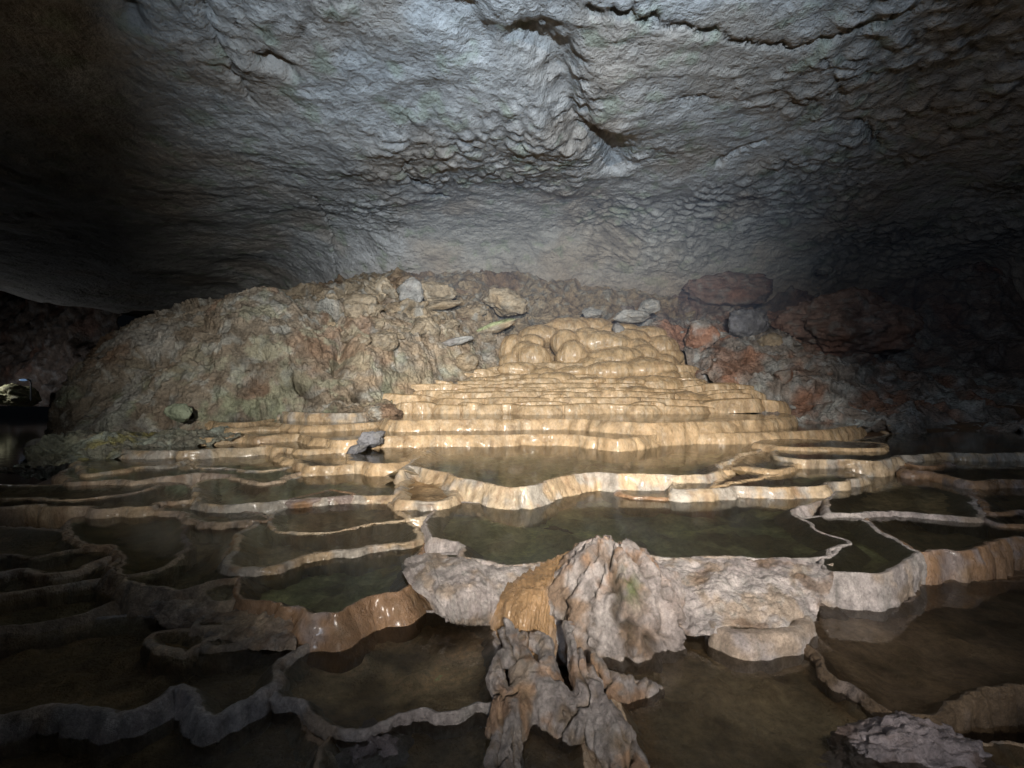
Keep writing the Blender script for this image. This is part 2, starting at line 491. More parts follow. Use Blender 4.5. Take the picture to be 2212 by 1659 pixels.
    ball(1300, 800, 17.9, 3.3, 2.5, 1.45); ball(1250, 780, 18.1, 2.4, 2.1, 1.65); ball(1420, 800, 17.6, 1.9, 1.7, 1.0)
    lobes = [(1150, 742, 15.6, .62, .5, .50), (1143, 772, 15.1, .50, .45, .42), (1165, 775, 14.9, .42, .4, .38), (1215, 745, 15.6, .5, .5, .50), (1225, 765, 15.2, .36, .4, .36),
             (1255, 735, 15.8, .6, .5, .42), (1290, 745, 15.6, .62, .5, .36), (1330, 742, 15.7, .6, .5, .36), (1365, 735, 16.0, .7, .5, .38), (1260, 768, 15.2, .5, .4, .34),
             (1300, 775, 15.1, .7, .5, .42), (1345, 782, 15.0, .85, .6, .52), (1395, 772, 15.3, .7, .5, .45), (1430, 752, 15.8, .6, .5, .38), (1440, 782, 15.3, .62, .5, .42),
             (1420, 805, 14.9, .6, .5, .36), (1465, 800, 15.2, .5, .45, .36), (1380, 812, 14.7, .8, .5, .42), (1320, 812, 14.6, .7, .5, .36), (1270, 800, 14.7, .6, .45, .32),
             (1225, 795, 14.8, .5, .4, .28), (1190, 800, 14.8, .5, .4, .28), (1160, 725, 16.2, .7, .5, .35), (1220, 718, 16.6, .8, .5, .36), (1280, 712, 16.8, .8, .5, .34),
             (1340, 715, 16.8, .8, .5, .32), (1400, 725, 16.5, .7, .5, .32), (1122, 765, 15.4, .35, .4, .5), (1450, 770, 15.7, .6, .5, .4), (1480, 815, 15.0, .45, .4, .3),
             (1240, 752, 15.5, .32, .35, .28), (1310, 760, 15.3, .36, .35, .26), (1370, 752, 15.6, .4, .35, .28), (1285, 790, 14.85, .34, .35, .24), (1205, 775, 15.1, .3, .3, .3),
             (1130, 800, 14.0, .5, .35, .22), (1180, 806, 13.8, .5, .35, .24), (1245, 800, 14.0, .6, .4, .28), (1310, 808, 13.8, .7, .4, .30), (1385, 806, 13.9, .75, .45, .34), (1450, 812, 13.8, .6, .4, .3),
             (1215, 820, 13.2, .45, .3, .18), (1280, 826, 13.0, .5, .35, .2), (1350, 828, 13.0, .65, .4, .26), (1425, 834, 13.0, .7, .4, .28), (1490, 838, 13.2, .6, .4, .26), (1545, 850, 12.9, .6, .4, .24),
             (1390, 850, 12.3, .5, .35, .18), (1465, 858, 12.2, .6, .4, .2), (1540, 870, 12.0, .6, .4, .2), (1600, 880, 11.8, .5, .4, .18), (1160, 822, 13.2, .35, .3, .15), (1100, 812, 13.8, .4, .3, .15), (1105, 785, 15.1, .4, .4, .3),
             (1405, 790, 15.0, .42, .4, .3), (1350, 800, 14.75, .4, .35, .28)]
    rj = np.random.RandomState(9)
    for px, py, Y, rx, ry, rz in lobes:
        k = rj.uniform(.72, 1.35)
        ball(px + rj.uniform(-16, 16), py + rj.uniform(-6, 6), Y + rj.uniform(-.05, .2), rx * k, ry * rj.uniform(.8, 1.2), rz * k * rj.uniform(.8, 1.15))
    V = []; F = []
    base = bpy.data.meshes.new('lobe_source')
    import bmesh
    bm = bmesh.new(); bmesh.ops.create_icosphere(bm, subdivisions=4, radius=1)
    sv = np.array([v.co[:] for v in bm.verts]); sf = np.array([[v.index for v in f.verts] for f in bm.faces]); bm.free()
    bpy.data.meshes.remove(base)
    nv = 0
    for c, rx, ry, rz in blobs:
        V.append(c + sv * [rx, ry, rz]); F.append(sf + nv); nv += len(sv)
    V = np.vstack(V); F = np.vstack(F)
    tmp = build('dome_source', V, F, M['flow'])
    md = tmp.modifiers.new('r', 'REMESH'); md.mode = 'VOXEL'; md.voxel_size = .035
    dg = bpy.context.evaluated_depsgraph_get(); ev = tmp.evaluated_get(dg).to_mesh()
    n = len(ev.vertices); co = np.zeros(n * 3, np.float32); ev.vertices.foreach_get('co', co); co = co.reshape(-1, 3).astype(float)
    no = np.zeros(n * 3, np.float32); ev.vertices.foreach_get('normal', no); no = no.reshape(-1, 3)
    fc = np.array([list(p.vertices) for p in ev.polygons if len(p.vertices) == 4])
    bpy.data.objects.remove(tmp)
    th = co * [1, 1, .22]
    co = co + no * (fbm(th * 4.5, 3) * .024 + fbm(th * 13, 3) * .013 + fbm(co * .9, 3) * .05)[:, None]
    c = flow_color(co, 'tan') * np.array([.93, .9, .84])
    build('dome', co, fc, M['flow'], root, c)
    return root
flowstone_steps()

# ------------------------------------------------------------------ pools, from the highest down
pool = rimstone_pool
pool('long narrow pool along the foot of the honey-coloured steps, its rim lit gold', 
     [(858, 909), (950, 907), (1100, 906), (1180, 905), (1260, 906), (1330, 911), (1400, 914), (1480, 912), (1560, 909), (1640, 907), (1700, 901), (1680, 893), (1400, 886), (1100, 887), (880, 893), (835, 905)],
     .81, drop=.26, slope=.35, tone='tan', depth=.10, bedc=MUD * 1.1)
pool('wide gold-rimmed pool that ends in a square bright corner before the dark water at right',
     [(830, 941), (905, 941), (1000, 940), (1080, 940), (1160, 937), (1230, 939), (1300, 946), (1345, 949), (1400, 940), (1470, 934), (1560, 936), (1640, 934), (1740, 931), (1800, 926), (1850, 918), (1895, 911), (1914, 918), (1905, 905), (1840, 900), (1740, 903), (1640, 912), (1500, 912), (1200, 912), (960, 914), (850, 916), (810, 928)],
     .61, drop=.30, slope=.25, tone='tan', depth=.14, bedc=MUD * 1.2)
pool('still pool below the rock bank with a pale crusted front rim, left of the steps', 
     [(600, 889), (640, 891), (690, 893), (760, 893), (788, 888), (775, 879), (690, 876), (640, 880), (560, 884), (575, 888)], .88, drop=.22, tone='mixed', depth=.08, bedc=MUD)
pool('pool under the rock bank whose creamy rim curves round a green reflection', 
     [(555, 906), (575, 911), (640, 918), (700, 919), (770, 915), (830, 909), (842, 903), (790, 893), (700, 894), (620, 896), (560, 900)], .70, drop=.28, slope=.3, tone='tan', depth=.12, bedc=MUD * 1.2)
pool('thin sliver of a pool on the cream ledge below the rock bank',
     [(450, 908), (475, 912), (520, 913), (565, 909), (615, 899), (585, 895), (520, 896), (465, 901)], .73, drop=.22, tone='tan', depth=.08, bedc=MUD)
pool('small bright-lipped pool at the foot of the bank nearest the leaning mossy hollow', 
     [(385, 938), (400, 944), (440, 946), (490, 944), (545, 937), (560, 926), (520, 918), (440, 918), (400, 924)], .56, drop=.2, tone='tan', depth=.08, bedc=MUD)
pool('pool in the middle of the cream ledges, its rim stepping down in thick lobes',
     [(500, 941), (520, 936), (555, 943), (640, 938), (700, 948), (745, 952), (815, 945), (845, 935), (780, 921), (690, 925), (600, 926), (520, 927)], .58, drop=.20, slope=.35, tone='tan', depth=.08, bedc=MUD)
pool('shallow pool below the thick cream lobes with a ragged silver rim at its front', 
     [(275, 973), (300, 975), (360, 974), (420, 973), (480, 967), (540, 966), (580, 962), (640, 958), (690, 950), (640, 944), (520, 948), (410, 950), (330, 956), (285, 962)], .44, drop=.2, slope=.3, tone='mixed', depth=.10, bedc=MUD)
pool('little cream-rimmed pool beside the small grey slab, just left of it', 
     [(570, 957), (600, 966), (660, 972), (720, 969), (765, 962), (775, 950), (720, 944), (640, 946), (590, 949)], .46, drop=.18, tone='tan', depth=.07, bedc=MUD)
pool('white-lit thin ledge at left along the back of the grey wavy pool', [(178, 1022), (230, 1019), (275, 1013), (310, 1007), (385, 1002), (410, 975), (280, 972), (180, 990)], .325, drop=.12, lip=.02, tone='mixed', depth=.02, bedc=MUD)
pool('brown pool behind the block-shaped bright rim, with a sinuous lip at its front', 
     [(605, 985), (640, 993), (655, 1003), (690, 1008), (740, 1005), (772, 997), (770, 978), (745, 968), (690, 968), (620, 972)], .385, drop=.14, tone='tan', depth=.10, bedc=MUD * 1.2)
pool('small high pool with a thick block-like tan front, left of the broad central pool', 
     [(752, 994), (775, 996), (815, 1001), (850, 1000), (880, 998), (905, 990), (918, 980), (890, 967), (830, 962), (785, 968), (760, 980)], .425, drop=.30, slope=.16, tone='tan', depth=.12, bedc=MUD * 1.3)
pool('broad central pool, the largest, held by the thick glistening dam in the middle', 
     [(866, 1016), (885, 1007), (930, 1016), (962, 1022), (985, 1032), (1040, 1040), (1105, 1054), (1150, 1050), (1196, 1035), (1240, 1026), (1290, 1021), (1330, 1024), (1400, 1025), (1470, 1026), (1530, 1024), (1558, 1018), (1552, 1004), (1590, 990), (1600, 981), (1640, 972), (1642, 962), (1560, 951), (1400, 945), (1200, 945), (1000, 948), (900, 958), (925, 975), (890, 995)],
     .42, drop=.30, slope=.42, tone='mixed', depth=.17, wob=.8, bedc=OLIVE * 1.35)
pool('dark pool at the right edge lying behind the long pale level rim', 
     [(1670, 982), (1735, 993), (1810, 993), (1885, 996), (1918, 994), (1945, 985), (1985, 984), (2035, 979), (2120, 980), (2230, 979), (2420, 985), (2500, 950), (2300, 926), (2050, 926), (1960, 934), (1800, 958), (1700, 962)], .45, drop=.20, slope=.25, tone='mixed', depth=.2, bedc=DARKB * .8)
pool('narrow shelf pool whose gold lip runs out to a point under the square corner', 
     [(1640, 958), (1700, 965), (1740, 966), (1800, 967), (1860, 969), (1906, 966), (1900, 958), (1820, 953), (1720, 949), (1650, 951)], .50, drop=.14, tone='tan', depth=.06, bedc=MUD)
pool('lens-shaped pool next to the right wall of the broad central pool', 
     [(1562, 1017), (1600, 1009), (1635, 1010), (1680, 1015), (1715, 1004), (1738, 997), (1726, 985), (1712, 972), (1690, 964), (1650, 966), (1640, 976), (1605, 988)], .395, drop=.14, slope=.3, tone='tan', depth=.10, bedc=OLIVE * 1.5)
pool('smallest lens-shaped pool on the right, wedged between two gold lips', 
     [(1540, 1050), (1575, 1045), (1606, 1040), (1650, 1030), (1680, 1023), (1665, 1016), (1620, 1012), (1575, 1016), (1560, 1030)], .345, drop=.1, tone='tan', depth=.07, bedc=MUD)
pool('pool right of centre bounded by a stepped tan wall of broken blocks', 
     [(1450, 1057), (1536, 1056), (1606, 1052), (1680, 1052), (1740, 1051), (1775, 1050), (1790, 1043), (1820, 1040), (1850, 1033), (1858, 1026), (1838, 1020), (1845, 1010), (1908, 1004), (1915, 996), (1850, 990), (1740, 998), (1690, 1012), (1620, 1025), (1560, 1030), (1470, 1040)], .335, drop=.17, slope=.3, tone='mixed', depth=.10, bedc=OLIVE * 1.3)
pool('small orange-fronted pocket pool set into the long pale rim at right', 
     [(1960, 1003), (2000, 1007), (2035, 1004), (2044, 996), (2010, 990), (1970, 992)], .37, drop=.12, tone='brown', depth=.05, bedc=DARKB)
pool('dark pool at the right edge below the long pale rim, held by an orange band', 
     [(1955, 1015), (2010, 1020), (2060, 1030), (2110, 1040), (2160, 1037), (2240, 1036), (2420, 1040), (2450, 1000), (2240, 992), (2040, 994), (1965, 1002)], .34, drop=.13, slope=.25, tone='brown', depth=.1, bedc=DARKB)
pool('shallow back basin behind the deep green pool with a wavy grey rim', [(425, 1006), (480, 1011), (560, 1017), (640, 1006), (700, 994), (690, 980), (560, 970), (430, 972)], .305, drop=.06, lip=.012, tone='mixed', depth=.07, bedc=OLIVE)
pool('pool on the left with a wavy grey rim and a deep green middle', 
     [(148, 1040), (190, 1040), (240, 1037), (290, 1039), (345, 1031), (400, 1026), (440, 1022), (490, 1027), (550, 1042), (600, 1039), (640, 1023), (695, 1017), (760, 1013), (765, 1000), (680, 985), (560, 975), (430, 974), (300, 985), (205, 998), (140, 1015)], .29, drop=.12, slope=.3, tone='dark', depth=.16, bedc=OLIVE * 1.6)
pool('wedge-shaped pool in front of the tan block rim, ending at the broad central pool', 
     [(425, 1080), (450, 1090), (500, 1090), (560, 1086), (625, 1081), (700, 1075), (758, 1071), (800, 1072), (850, 1069), (880, 1060), (870, 1032), (800, 1015), (700, 1020), (600, 1040), (500, 1032), (425, 1045)], .265, drop=.12, slope=.3, tone='mixed', depth=.13, bedc=OLIVE * 1.2)
pool('thin crescent pool on the rim of the wedge-shaped pool', [(630, 1080), (700, 1075), (757, 1071), (758, 1066), (715, 1058), (680, 1066), (640, 1075)], .268, drop=.05, lip=.02, tone='brown', depth=.04, bedc=MUD)
pool('narrow back basin at the far left of the dark pool behind the white-streaked blocks', [(-60, 1078), (60, 1075), (150, 1080), (230, 1072), (300, 1062), (330, 1046), (200, 1046), (60, 1048), (-60, 1050)], .247, drop=.06, lip=.012, tone='dark', depth=.08, bedc=DARKB)
pool('dark pool at left behind white-streaked rim blocks', 
     [(-60, 1095), (30, 1094), (66, 1090), (130, 1096), (194, 1094), (204, 1100), (260, 1097), (320, 1094), (350, 1083), (400, 1082), (425, 1076), (430, 1060), (370, 1042), (250, 1048), (120, 1050), (-60, 1050)], .235, drop=.15, slope=.12, tone='dark', depth=.12, bedc=DARKB)
pool('low sliver pool under the left end of the wedge-shaped pool, with a twisting rim', 
     [(350, 1102), (395, 1106), (430, 1128), (475, 1130), (530, 1124), (580, 1123), (560, 1108), (470, 1100), (430, 1088), (370, 1090)], .20, drop=.07, slope=.3, tone='dark', depth=.08, bedc=DARKB)
pool('broad brown pool at right with a bright white bar along its front', 
     [(1786, 1106), (1800, 1110), (1852, 1112), (1880, 1106), (1957, 1106), (2020, 1112), (2080, 1117), (2115, 1117), (2122, 1106), (2108, 1088), (2098, 1060), (2070, 1046), (2032, 1040), (1990, 1024), (1930, 1010), (1880, 1020), (1830, 1045), (1795, 1070)], .245, drop=.085, slope=.25, tone='white', depth=.12, mat='crust', bedc=MUD)
pool('reddish dark pool at the right edge, upper one of the pair beyond the white bar', 
     [(2100, 1062), (2125, 1090), (2140, 1108), (2200, 1104), (2300, 1098), (2300, 1050), (2180, 1045)], .25, drop=.06, lip=.02, tone='brown', depth=.1, bedc=DARKB)
pool('reddish dark pool at the right edge, lower one of the pair beyond the white bar', [(2122, 1112), (2150, 1128), (2212, 1134), (2320, 1132), (2320, 1106), (2200, 1104)], .232, drop=.06, lip=.012, tone='brown', depth=.08, bedc=DARKB)
pool('flat tan ledge like a block under the left end of the thick dam', [(866, 1076), (905, 1083), (950, 1081), (972, 1074), (968, 1048), (900, 1030), (868, 1045)], .30, drop=.12, slope=.35, lip=.03, tone='mixed', depth=.01, bedc=TAN, water=False, cat='flowstone ledge', name='flowstone_ledge', group=None)
pool('long green pool in front of the thick dam, reaching to the grey stump', 
     [(948, 1085), (938, 1105), (922, 1122), (918, 1140), (938, 1160), (985, 1172), (1002, 1182), (1004, 1204), (1050, 1214), (1108, 1222), (1170, 1216), (1215, 1205), (1240, 1188), (1300, 1195), (1400, 1200), (1476, 1208), (1556, 1202), (1666, 1208), (1781, 1202), (1790, 1190), (1822, 1178), (1820, 1166), (1770, 1148), (1735, 1125), (1714, 1106), (1740, 1092), (1780, 1080), (1786, 1066), (1740, 1056), (1500, 1052), (1300, 1056), (1150, 1080), (1000, 1086)],
     .22, drop=.24, slope=.35, tone='white', mat='crust', depth=.15, wob=.8, bedc=OLIVE * 1.3)
pool('pool with a sharp white squared-off corner at its front right', 
     [(1781, 1206), (1784, 1232), (1830, 1238), (1880, 1240), (1925, 1232), (1958, 1215), (1985, 1195), (1974, 1187), (1916, 1158), (1858, 1122), (1810, 1114), (1732, 1120), (1765, 1146), (1826, 1168), (1822, 1182)], .215, drop=.23, slope=.12, tone='white', mat='crust', depth=.14, wob=.7, bedc=OLIVE * .9)
pool('dark pool at right below the white bar, behind an orange-brown rim', 
     [(1990, 1194), (2030, 1188), (2075, 1190), (2125, 1182), (2165, 1168), (2190, 1162), (2260, 1163), (2400, 1160), (2400, 1110), (2140, 1110), (2000, 1108), (1870, 1116), (1920, 1158), (1975, 1187)], .205, drop=.17, slope=.25, tone='brown', depth=.15, bedc=DARKB)
pool('small triangular ledge pool below the thick dam, left of the long green pool', 
     [(850, 1088), (872, 1110), (885, 1120), (915, 1117), (940, 1100), (945, 1085), (900, 1070), (860, 1074)], .215, drop=.15, slope=.3, tone='mixed', depth=.05, bedc=MUD * 1.3)
pool('thin crescent ledge under the glistening right half of the thick dam', [(1333, 1062), (1360, 1070), (1410, 1074), (1460, 1072), (1492, 1064), (1470, 1052), (1400, 1048), (1345, 1050)], .245, drop=.08, lip=.02, tone='brown', depth=.02, bedc=MUD)
pool('small lip ledge between the creamy pool and the cream ledges on the left', [(498, 926), (560, 923), (618, 920), (615, 912), (540, 913), (500, 918)], .655, drop=.12, tone='tan', depth=.02, bedc=MUD)
pool('thin-rimmed back basin of the brown-floored pool behind the silvery rim', [(585, 1140), (640, 1150), (690, 1152), (760, 1140), (830, 1128), (884, 1118), (850, 1082), (760, 1080), (650, 1092), (590, 1108)], .193, drop=.05, lip=.010, tone='mixed', depth=.09, bedc=MUD * .9)
pool('brown-floored pool at left of centre behind a straight silvery rim', 
     [(490, 1218), (515, 1224), (575, 1225), (620, 1214), (665, 1200), (720, 1191), (760, 1187), (830, 1175), (898, 1163), (895, 1140), (878, 1118), (845, 1085), (760, 1084), (640, 1098), (575, 1118), (545, 1138), (518, 1152), (514, 1178), (500, 1196)], .185, drop=.08, slope=.3, lip=.03, tone='mixed', depth=.12, bedc=MUD * .9)
pool('black pool at left behind a looping crusted rim', 
     [(240, 1232), (262, 1250), (300, 1262), (370, 1276), (420, 1268), (460, 1255), (520, 1246), (500, 1225), (488, 1200), (520, 1150), (540, 1132), (440, 1122), (350, 1108), (260, 1112), (155, 1125), (150, 1158), (185, 1178), (240, 1184), (256, 1198)], .15, drop=.14, slope=.5, tone='dark', mat='crust', depth=.15, bedc=DARKB * .7)
pool('green-floored pool left of the white apron, held by the wet brown dam', 
     [(507, 1280), (525, 1296), (560, 1300), (602, 1306), (640, 1312), (666, 1322), (725, 1321), (770, 1303), (800, 1291), (850, 1278), (886, 1268), (882, 1240), (905, 1205), (920, 1175), (900, 1166), (800, 1180), (670, 1202), (580, 1228), (525, 1248)], .14, drop=.22, slope=.55, tone='brown', mat='flow', depth=.14, bedc=OLIVE)
pool('small black pocket pool behind a pale lip, left of the green-floored pool', [(440, 1285), (460, 1300), (500, 1298), (506, 1282), (520, 1255), (490, 1250), (455, 1262)], .12, drop=.15, tone='dark', mat='crust', depth=.1, bedc=DARKB)
pool('small spur pool inside the black pool at left, behind a short curved rim', [(258, 1238), (310, 1238), (350, 1226), (378, 1210), (402, 1170), (380, 1112), (262, 1110), (160, 1120), (155, 1158), (188, 1176), (240, 1182), (258, 1200)], .157, drop=.06, lip=.012, tone='dark', mat='crust', depth=.06, bedc=DARKB)
pool('small dark basin at the left edge above the black pool with the greenish rim', [(-80, 1204), (0, 1199), (80, 1200), (150, 1190), (186, 1180), (150, 1150), (60, 1140), (-80, 1140)], .13, drop=.06, lip=.012, tone='dark', mat='crust', depth=.07, bedc=DARKB)
pool('black pool near the left edge with a thin greenish rim', 
     [(-80, 1245), (0, 1238), (45, 1230), (80, 1236), (120, 1240), (165, 1230), (205, 1212), (245, 1198), (235, 1186), (180, 1182), (145, 1160), (60, 1150), (-80, 1150)], .12, drop=.08, lip=.03, tone='dark', depth=.12, bedc=DARKB * .7)
pool('narrow black pool at the left edge below the greenish rim', 
     [(-80, 1290), (20, 1280), (90, 1270), (150, 1262), (222, 1250), (245, 1232), (200, 1216), (100, 1240), (-80, 1244)], .085, drop=.07, lip=.03, tone='dark', depth=.1, bedc=DARKB * .7)
pool('black pool at the left edge with a long sloping grey rim', 
     [(-80, 1372), (0, 1356), (80, 1347), (150, 1336), (200, 1320), (245, 1302), (295, 1290), (300, 1268), (240, 1255), (100, 1272), (-80, 1288)], .045, drop=.10, slope=.6, tone='dark', mat='crust', depth=.1, bedc=DARKB * .6)
pool('pocket pool in the brown dam, upper one of two slots', [(428, 1352), (470, 1353), (530, 1346), (540, 1335), (500, 1328), (440, 1336)], .055, drop=.10, lip=.03, tone='dark', mat='crust', depth=.06, bedc=DARKB)
pool('pocket pool in the brown dam, lower one of two slots', [(448, 1396), (490, 1394), (540, 1380), (545, 1368), (500, 1370), (450, 1384)], .02, drop=.10, lip=.03, tone='dark', mat='crust', depth=.06, bedc=DARKB)
pool('crooked shallow pool with a pale hooked rim below the pocket slots', [(325, 1382), (345, 1396), (385, 1405), (400, 1412), (420, 1398), (450, 1386), (430, 1370), (390, 1362), (340, 1368)], .015, drop=.08, lip=.03, tone='dark', mat='crust', depth=.05, bedc=DARKB)
pool('tiny pool sunk in the white apron beside the long green pool', [(915, 1218), (945, 1216), (985, 1217), (1003, 1208), (990, 1198), (950, 1198), (920, 1206)], .19, drop=.06, lip=.03, tone='white', mat='crust', depth=.03, bedc=MUD)
pool('rounded pool below the stump at right with a thick lumpy lip', [(1556, 1350), (1590, 1362), (1650, 1362), (1700, 1356), (1728, 1342), (1715, 1318), (1650, 1312), (1580, 1318), (1552, 1332)], .06, drop=.11, slope=.15, lip=.06, tone='white', mat='crust', depth=.04, bedc=MUD)
pool('very dark pool in the near left, behind the thick purple-white rim', 
     [(-120, 1560), (0, 1548), (60, 1534), (125, 1524), (180, 1532), (240, 1546), (290, 1538), (325, 1524), (350, 1500), (372, 1482), (402, 1482), (425, 1510), (455, 1545), (490, 1530), (528, 1514), (565, 1490), (592, 1460), (602, 1428), (655, 1396), (640, 1380), (500, 1360), (300, 1330), (100, 1345), (-120, 1380)], .0, drop=.09, slope=.45, lip=.025, tone='white', mat='crust', depth=.10, bedc=DARKB * .7)
pool('brown murky pool in the near centre left, edged by a thin white line', 
     [(640, 1420), (600, 1460), (590, 1500), (620, 1512), (665, 1520), (690, 1545), (720, 1575), (800, 1572), (850, 1556), (885, 1540), (918, 1531), (950, 1548), (985, 1540), (1035, 1520), (1070, 1500), (1060, 1350), (940, 1320), (760, 1360), (660, 1390)], -.03, drop=.03, slope=.3, lip=.008, tone='white', mat='crust', depth=.08, bedc=MUD * 1.15)
pool('reddish murky pool in the near right, behind a low winding ridge', 
     [(1722, 1372), (1765, 1410), (1775, 1440), (1800, 1465), (1840, 1485), (1875, 1510), (1935, 1540), (1990, 1548), (2040, 1530), (2100, 1500), (2180, 1480), (2400, 1470), (2400, 1240), (2200, 1255), (2000, 1260), (1960, 1300), (1740, 1310), (1718, 1340)], -.012, drop=.04, slope=.5, lip=.008, tone='mud', mat='crust', depth=.07, bedc=np.array([.26, .185, .13]))
pool('murky green pool in the near right foreground in front of the stump', 
     [(1290, 1420), (1320, 1500), (1360, 1600), (1400, 1720), (1800, 1900), (2600, 1900), (2500, 1640), (2080, 1600), (1980, 1560), (1870, 1520), (1760, 1420), (1700, 1350), (1500, 1370), (1350, 1375)], -.055, drop=.10, slope=.5, tone='dark', depth=.06, bedc=np.array([.28, .22, .14]))
pool('black pool at the bottom left corner below the thick purple-white rim', 
     [(-300, 1900), (300, 1900), (690, 1800), (720, 1680), (690, 1600), (600, 1500), (450, 1520), (250, 1530), (0, 1530), (-300, 1540)], -.085, drop=.1, tone='dark', mat='crust', depth=.06, bedc=DARKB * .5)
pool('dark brown pool in the bottom centre, left of the twisted roots', 
     [(700, 1900), (1250, 1900), (1240, 1500), (1060, 1500), (900, 1530), (740, 1570), (690, 1640)], -.065, drop=.1, tone='dark', depth=.06, bedc=MUD * .5)
# ------------------------------------------------------------------ cave shell
def ceiling():
    prof_c = [(-9, -.6), (-8.5, 3), (-6, 6.2), (-1, 7.6), (4, 7.9), (9, 7.9), (13, 8.0), (16.5, 8.0), (18.3, 7.5), (19.3, 6.6), (20.2, 5.6), (21.2, 4.2), (22, 2)]
    xs = [-26, -20, -15, -11, -8, -5, -2, 1, 4, 7, 10, 13, 16, 19, 21, 22]
    rows = []
    for (y, z) in prof_c:
        r = []
        for x in xs:
            zz = z; yy = y
            if x < -6:
                d = (-6 - x)
                yy = y + (d * .9 if y > 16 else 0) + (d * .3 if 9 < y < 16 else 0)
                if 4 < y < 19: zz = z - .09 * d
            if x > 6:
                d = x - 6
                zz = z - .012 * d * d * (1 if z > 3 else .3)
                if y > 15: yy = y + .04 * d
            if x >= 19: zz = min(zz, 5.5 - (x - 19) * 3.2)
            r.append((x, yy, zz))
        rows.append(r)
    G, n = patch(rows, 560, 760, toward=(0, 6, 3))
    H, W = G.shape[:2]
    P = G.reshape(-1, 3); NN = n.reshape(-1, 3)
    w = P + np.stack([fbm(P * .35, 3), fbm(P * .35 + 40, 3), fbm(P * .35 + 80, 3)], 1) * .6
    big = fbm(P * .13 + 5, 2) * .5 + fbm(w * .34 + 3, 2) * .16
    f1, f2, ci = worley(w * [1.9, 2.5, 2.2])
    pil = np.sqrt(np.clip((f2 - f1) / .6, 0, 1))
    f1b, f2b, _ = worley(w * [4.2, 5.4, 4.6] + 13)
    pilb = np.sqrt(np.clip((f2b - f1b) / .6, 0, 1))
    mask = sstep(-.35, .25, fbm(P * .22 + 33, 3) + .12) * sstep(-9, -3, P[:, 0])
    smooth_lines = ridged(P * [.6, 2.0, 1.6] + 60, 3) * .04
    disp = big + mask * (pil * .14 * (.4 + ci) + pilb * .06) + (1 - mask) * (smooth_lines + pilb * .03) + fbm(w * 1.3, 3) * .05 + fbm(P * 8, 3) * .012
    # named breaks in the rock: the long crack, the hollow channel and the ledge line low on the back wall
    def line(pts, zc): return np.array([on_level(a, b, zc)[:2] for a, b in pts])
    near = NN[:, 2] < -.25
    def groove(pts, width, dep, zc=7.6):
        nonlocal disp
        L = crom(line(pts, zc), 60)
        sel = near & (P[:, 0] > L[:, 0].min() - 1.5) & (P[:, 0] < L[:, 0].max() + 1.5)
        q = P[sel]; jig = np.stack([fbm(q * 3.3 + 3, 4), fbm(q * 3.3 + 23, 4)], 1) * .16
        d = seg_dist(q[:, :2] + jig, L)
        disp[sel] -= dep * np.exp(-(d / width) ** 2)
    groove([(1270, 28), (1380, 45), (1440, 65), (1500, 72), (1560, 92), (1620, 112), (1700, 125), (1745, 118), (1800, 100), (1900, 70), (1990, 30)], .045, .4)
    groove([(1150, 110), (1200, 150), (1215, 200), (1225, 240), (1250, 290), (1310, 330), (1330, 390)], .42, .55)
    groove([(830, -40), (920, 20), (1000, 60), (1040, 110)], .35, .22)
    groove([(570, 155), (600, 165), (625, 178)], .16, .35); groove([(890, 402), (915, 412)], .16, .4); groove([(940, 440), (955, 448)], .14, .35)
    groove([(880, 345), (870, 380), (905, 410)], .06, .2); groove([(1470, 228), (1545, 235)], .05, .22); groove([(1805, 230), (1825, 250), (1840, 245)], .06, .25)
    groove([(1550, 385), (1600, 355), (1640, 345)], .12, .3); groove([(1860, 305), (1900, 345)], .07, .3); groove([(270, 60), (290, 85)], .14, .35)
    groove([(425, 20), (460, 110), (500, 180), (545, 245)], .06, .18); groove([(680, 440), (700, 480), (725, 540)], .05, .15)
    V = P + NN * disp[:, None]
    # colour: cool grey limestone with rusty and greenish patches
    a = fbm(P * .5 + 71, 4) * .5 + .5; b = fbm(P * 1.6 + 91, 4) * .5 + .5
    c = mix(np.array([.30, .30, .295]), np.array([.41, .415, .41]), a)
    c = mix(c, np.array([.33, .29, .245]), sstep(.45, .75, fbm(P * .35 + 11, 4) * .5 + .5) * .7)
    c = mix(c, np.array([.25, .30, .22]), sstep(.62, .8, b) * .5)
    c = c * mix(np.full(3, .62), np.full(3, 1.0), sstep(.0, .3, np.minimum(f2 - f1, .3) + (1 - mask) * .3))  # occlusion shade painted into the colour along the scallop creases
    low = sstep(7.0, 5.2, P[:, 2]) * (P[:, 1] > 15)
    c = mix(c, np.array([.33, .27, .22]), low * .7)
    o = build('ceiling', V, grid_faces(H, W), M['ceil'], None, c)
    tag(o, kind='structure')
ceiling()

# ground under everything, and the far dark lake on the left
def ground():
    x = np.linspace(-60, 40, 420); x = np.sign(x) * (np.abs(x) / 60) ** 1.7 * 60
    y = np.concatenate([np.linspace(-12, 0, 20), np.linspace(.2, 14, 260), np.linspace(14.2, 90, 80)])
    X, Y = np.meshgrid(x, y)
    Z = np.interp(Y, [-12, 1, 2.6, 3.2, 4, 5.5, 7, 9, 10, 12, 15, 18, 22, 90], [-.5, -.5, -.35, -.2, .0, .03, .10, .28, .42, .7, 1.2, 2.2, 3.2, 3.2])
    left = sstep(-7.5, -10.5, X + .25 * (Y - 10))
    Z = Z * (1 - left) + (-1.6) * left
    P = np.stack([X, Y, Z], -1).reshape(-1, 3)
    P[:, 2] += fbm(P * [1.2, 1.2, 0], 5) * .06 - .03
    c = flow_color(P * 1.3, 'brown') * .55
    o = build('ground', P, grid_faces(*X.shape), M['ground'], None, c)
    tag(o, kind='structure')
ground()
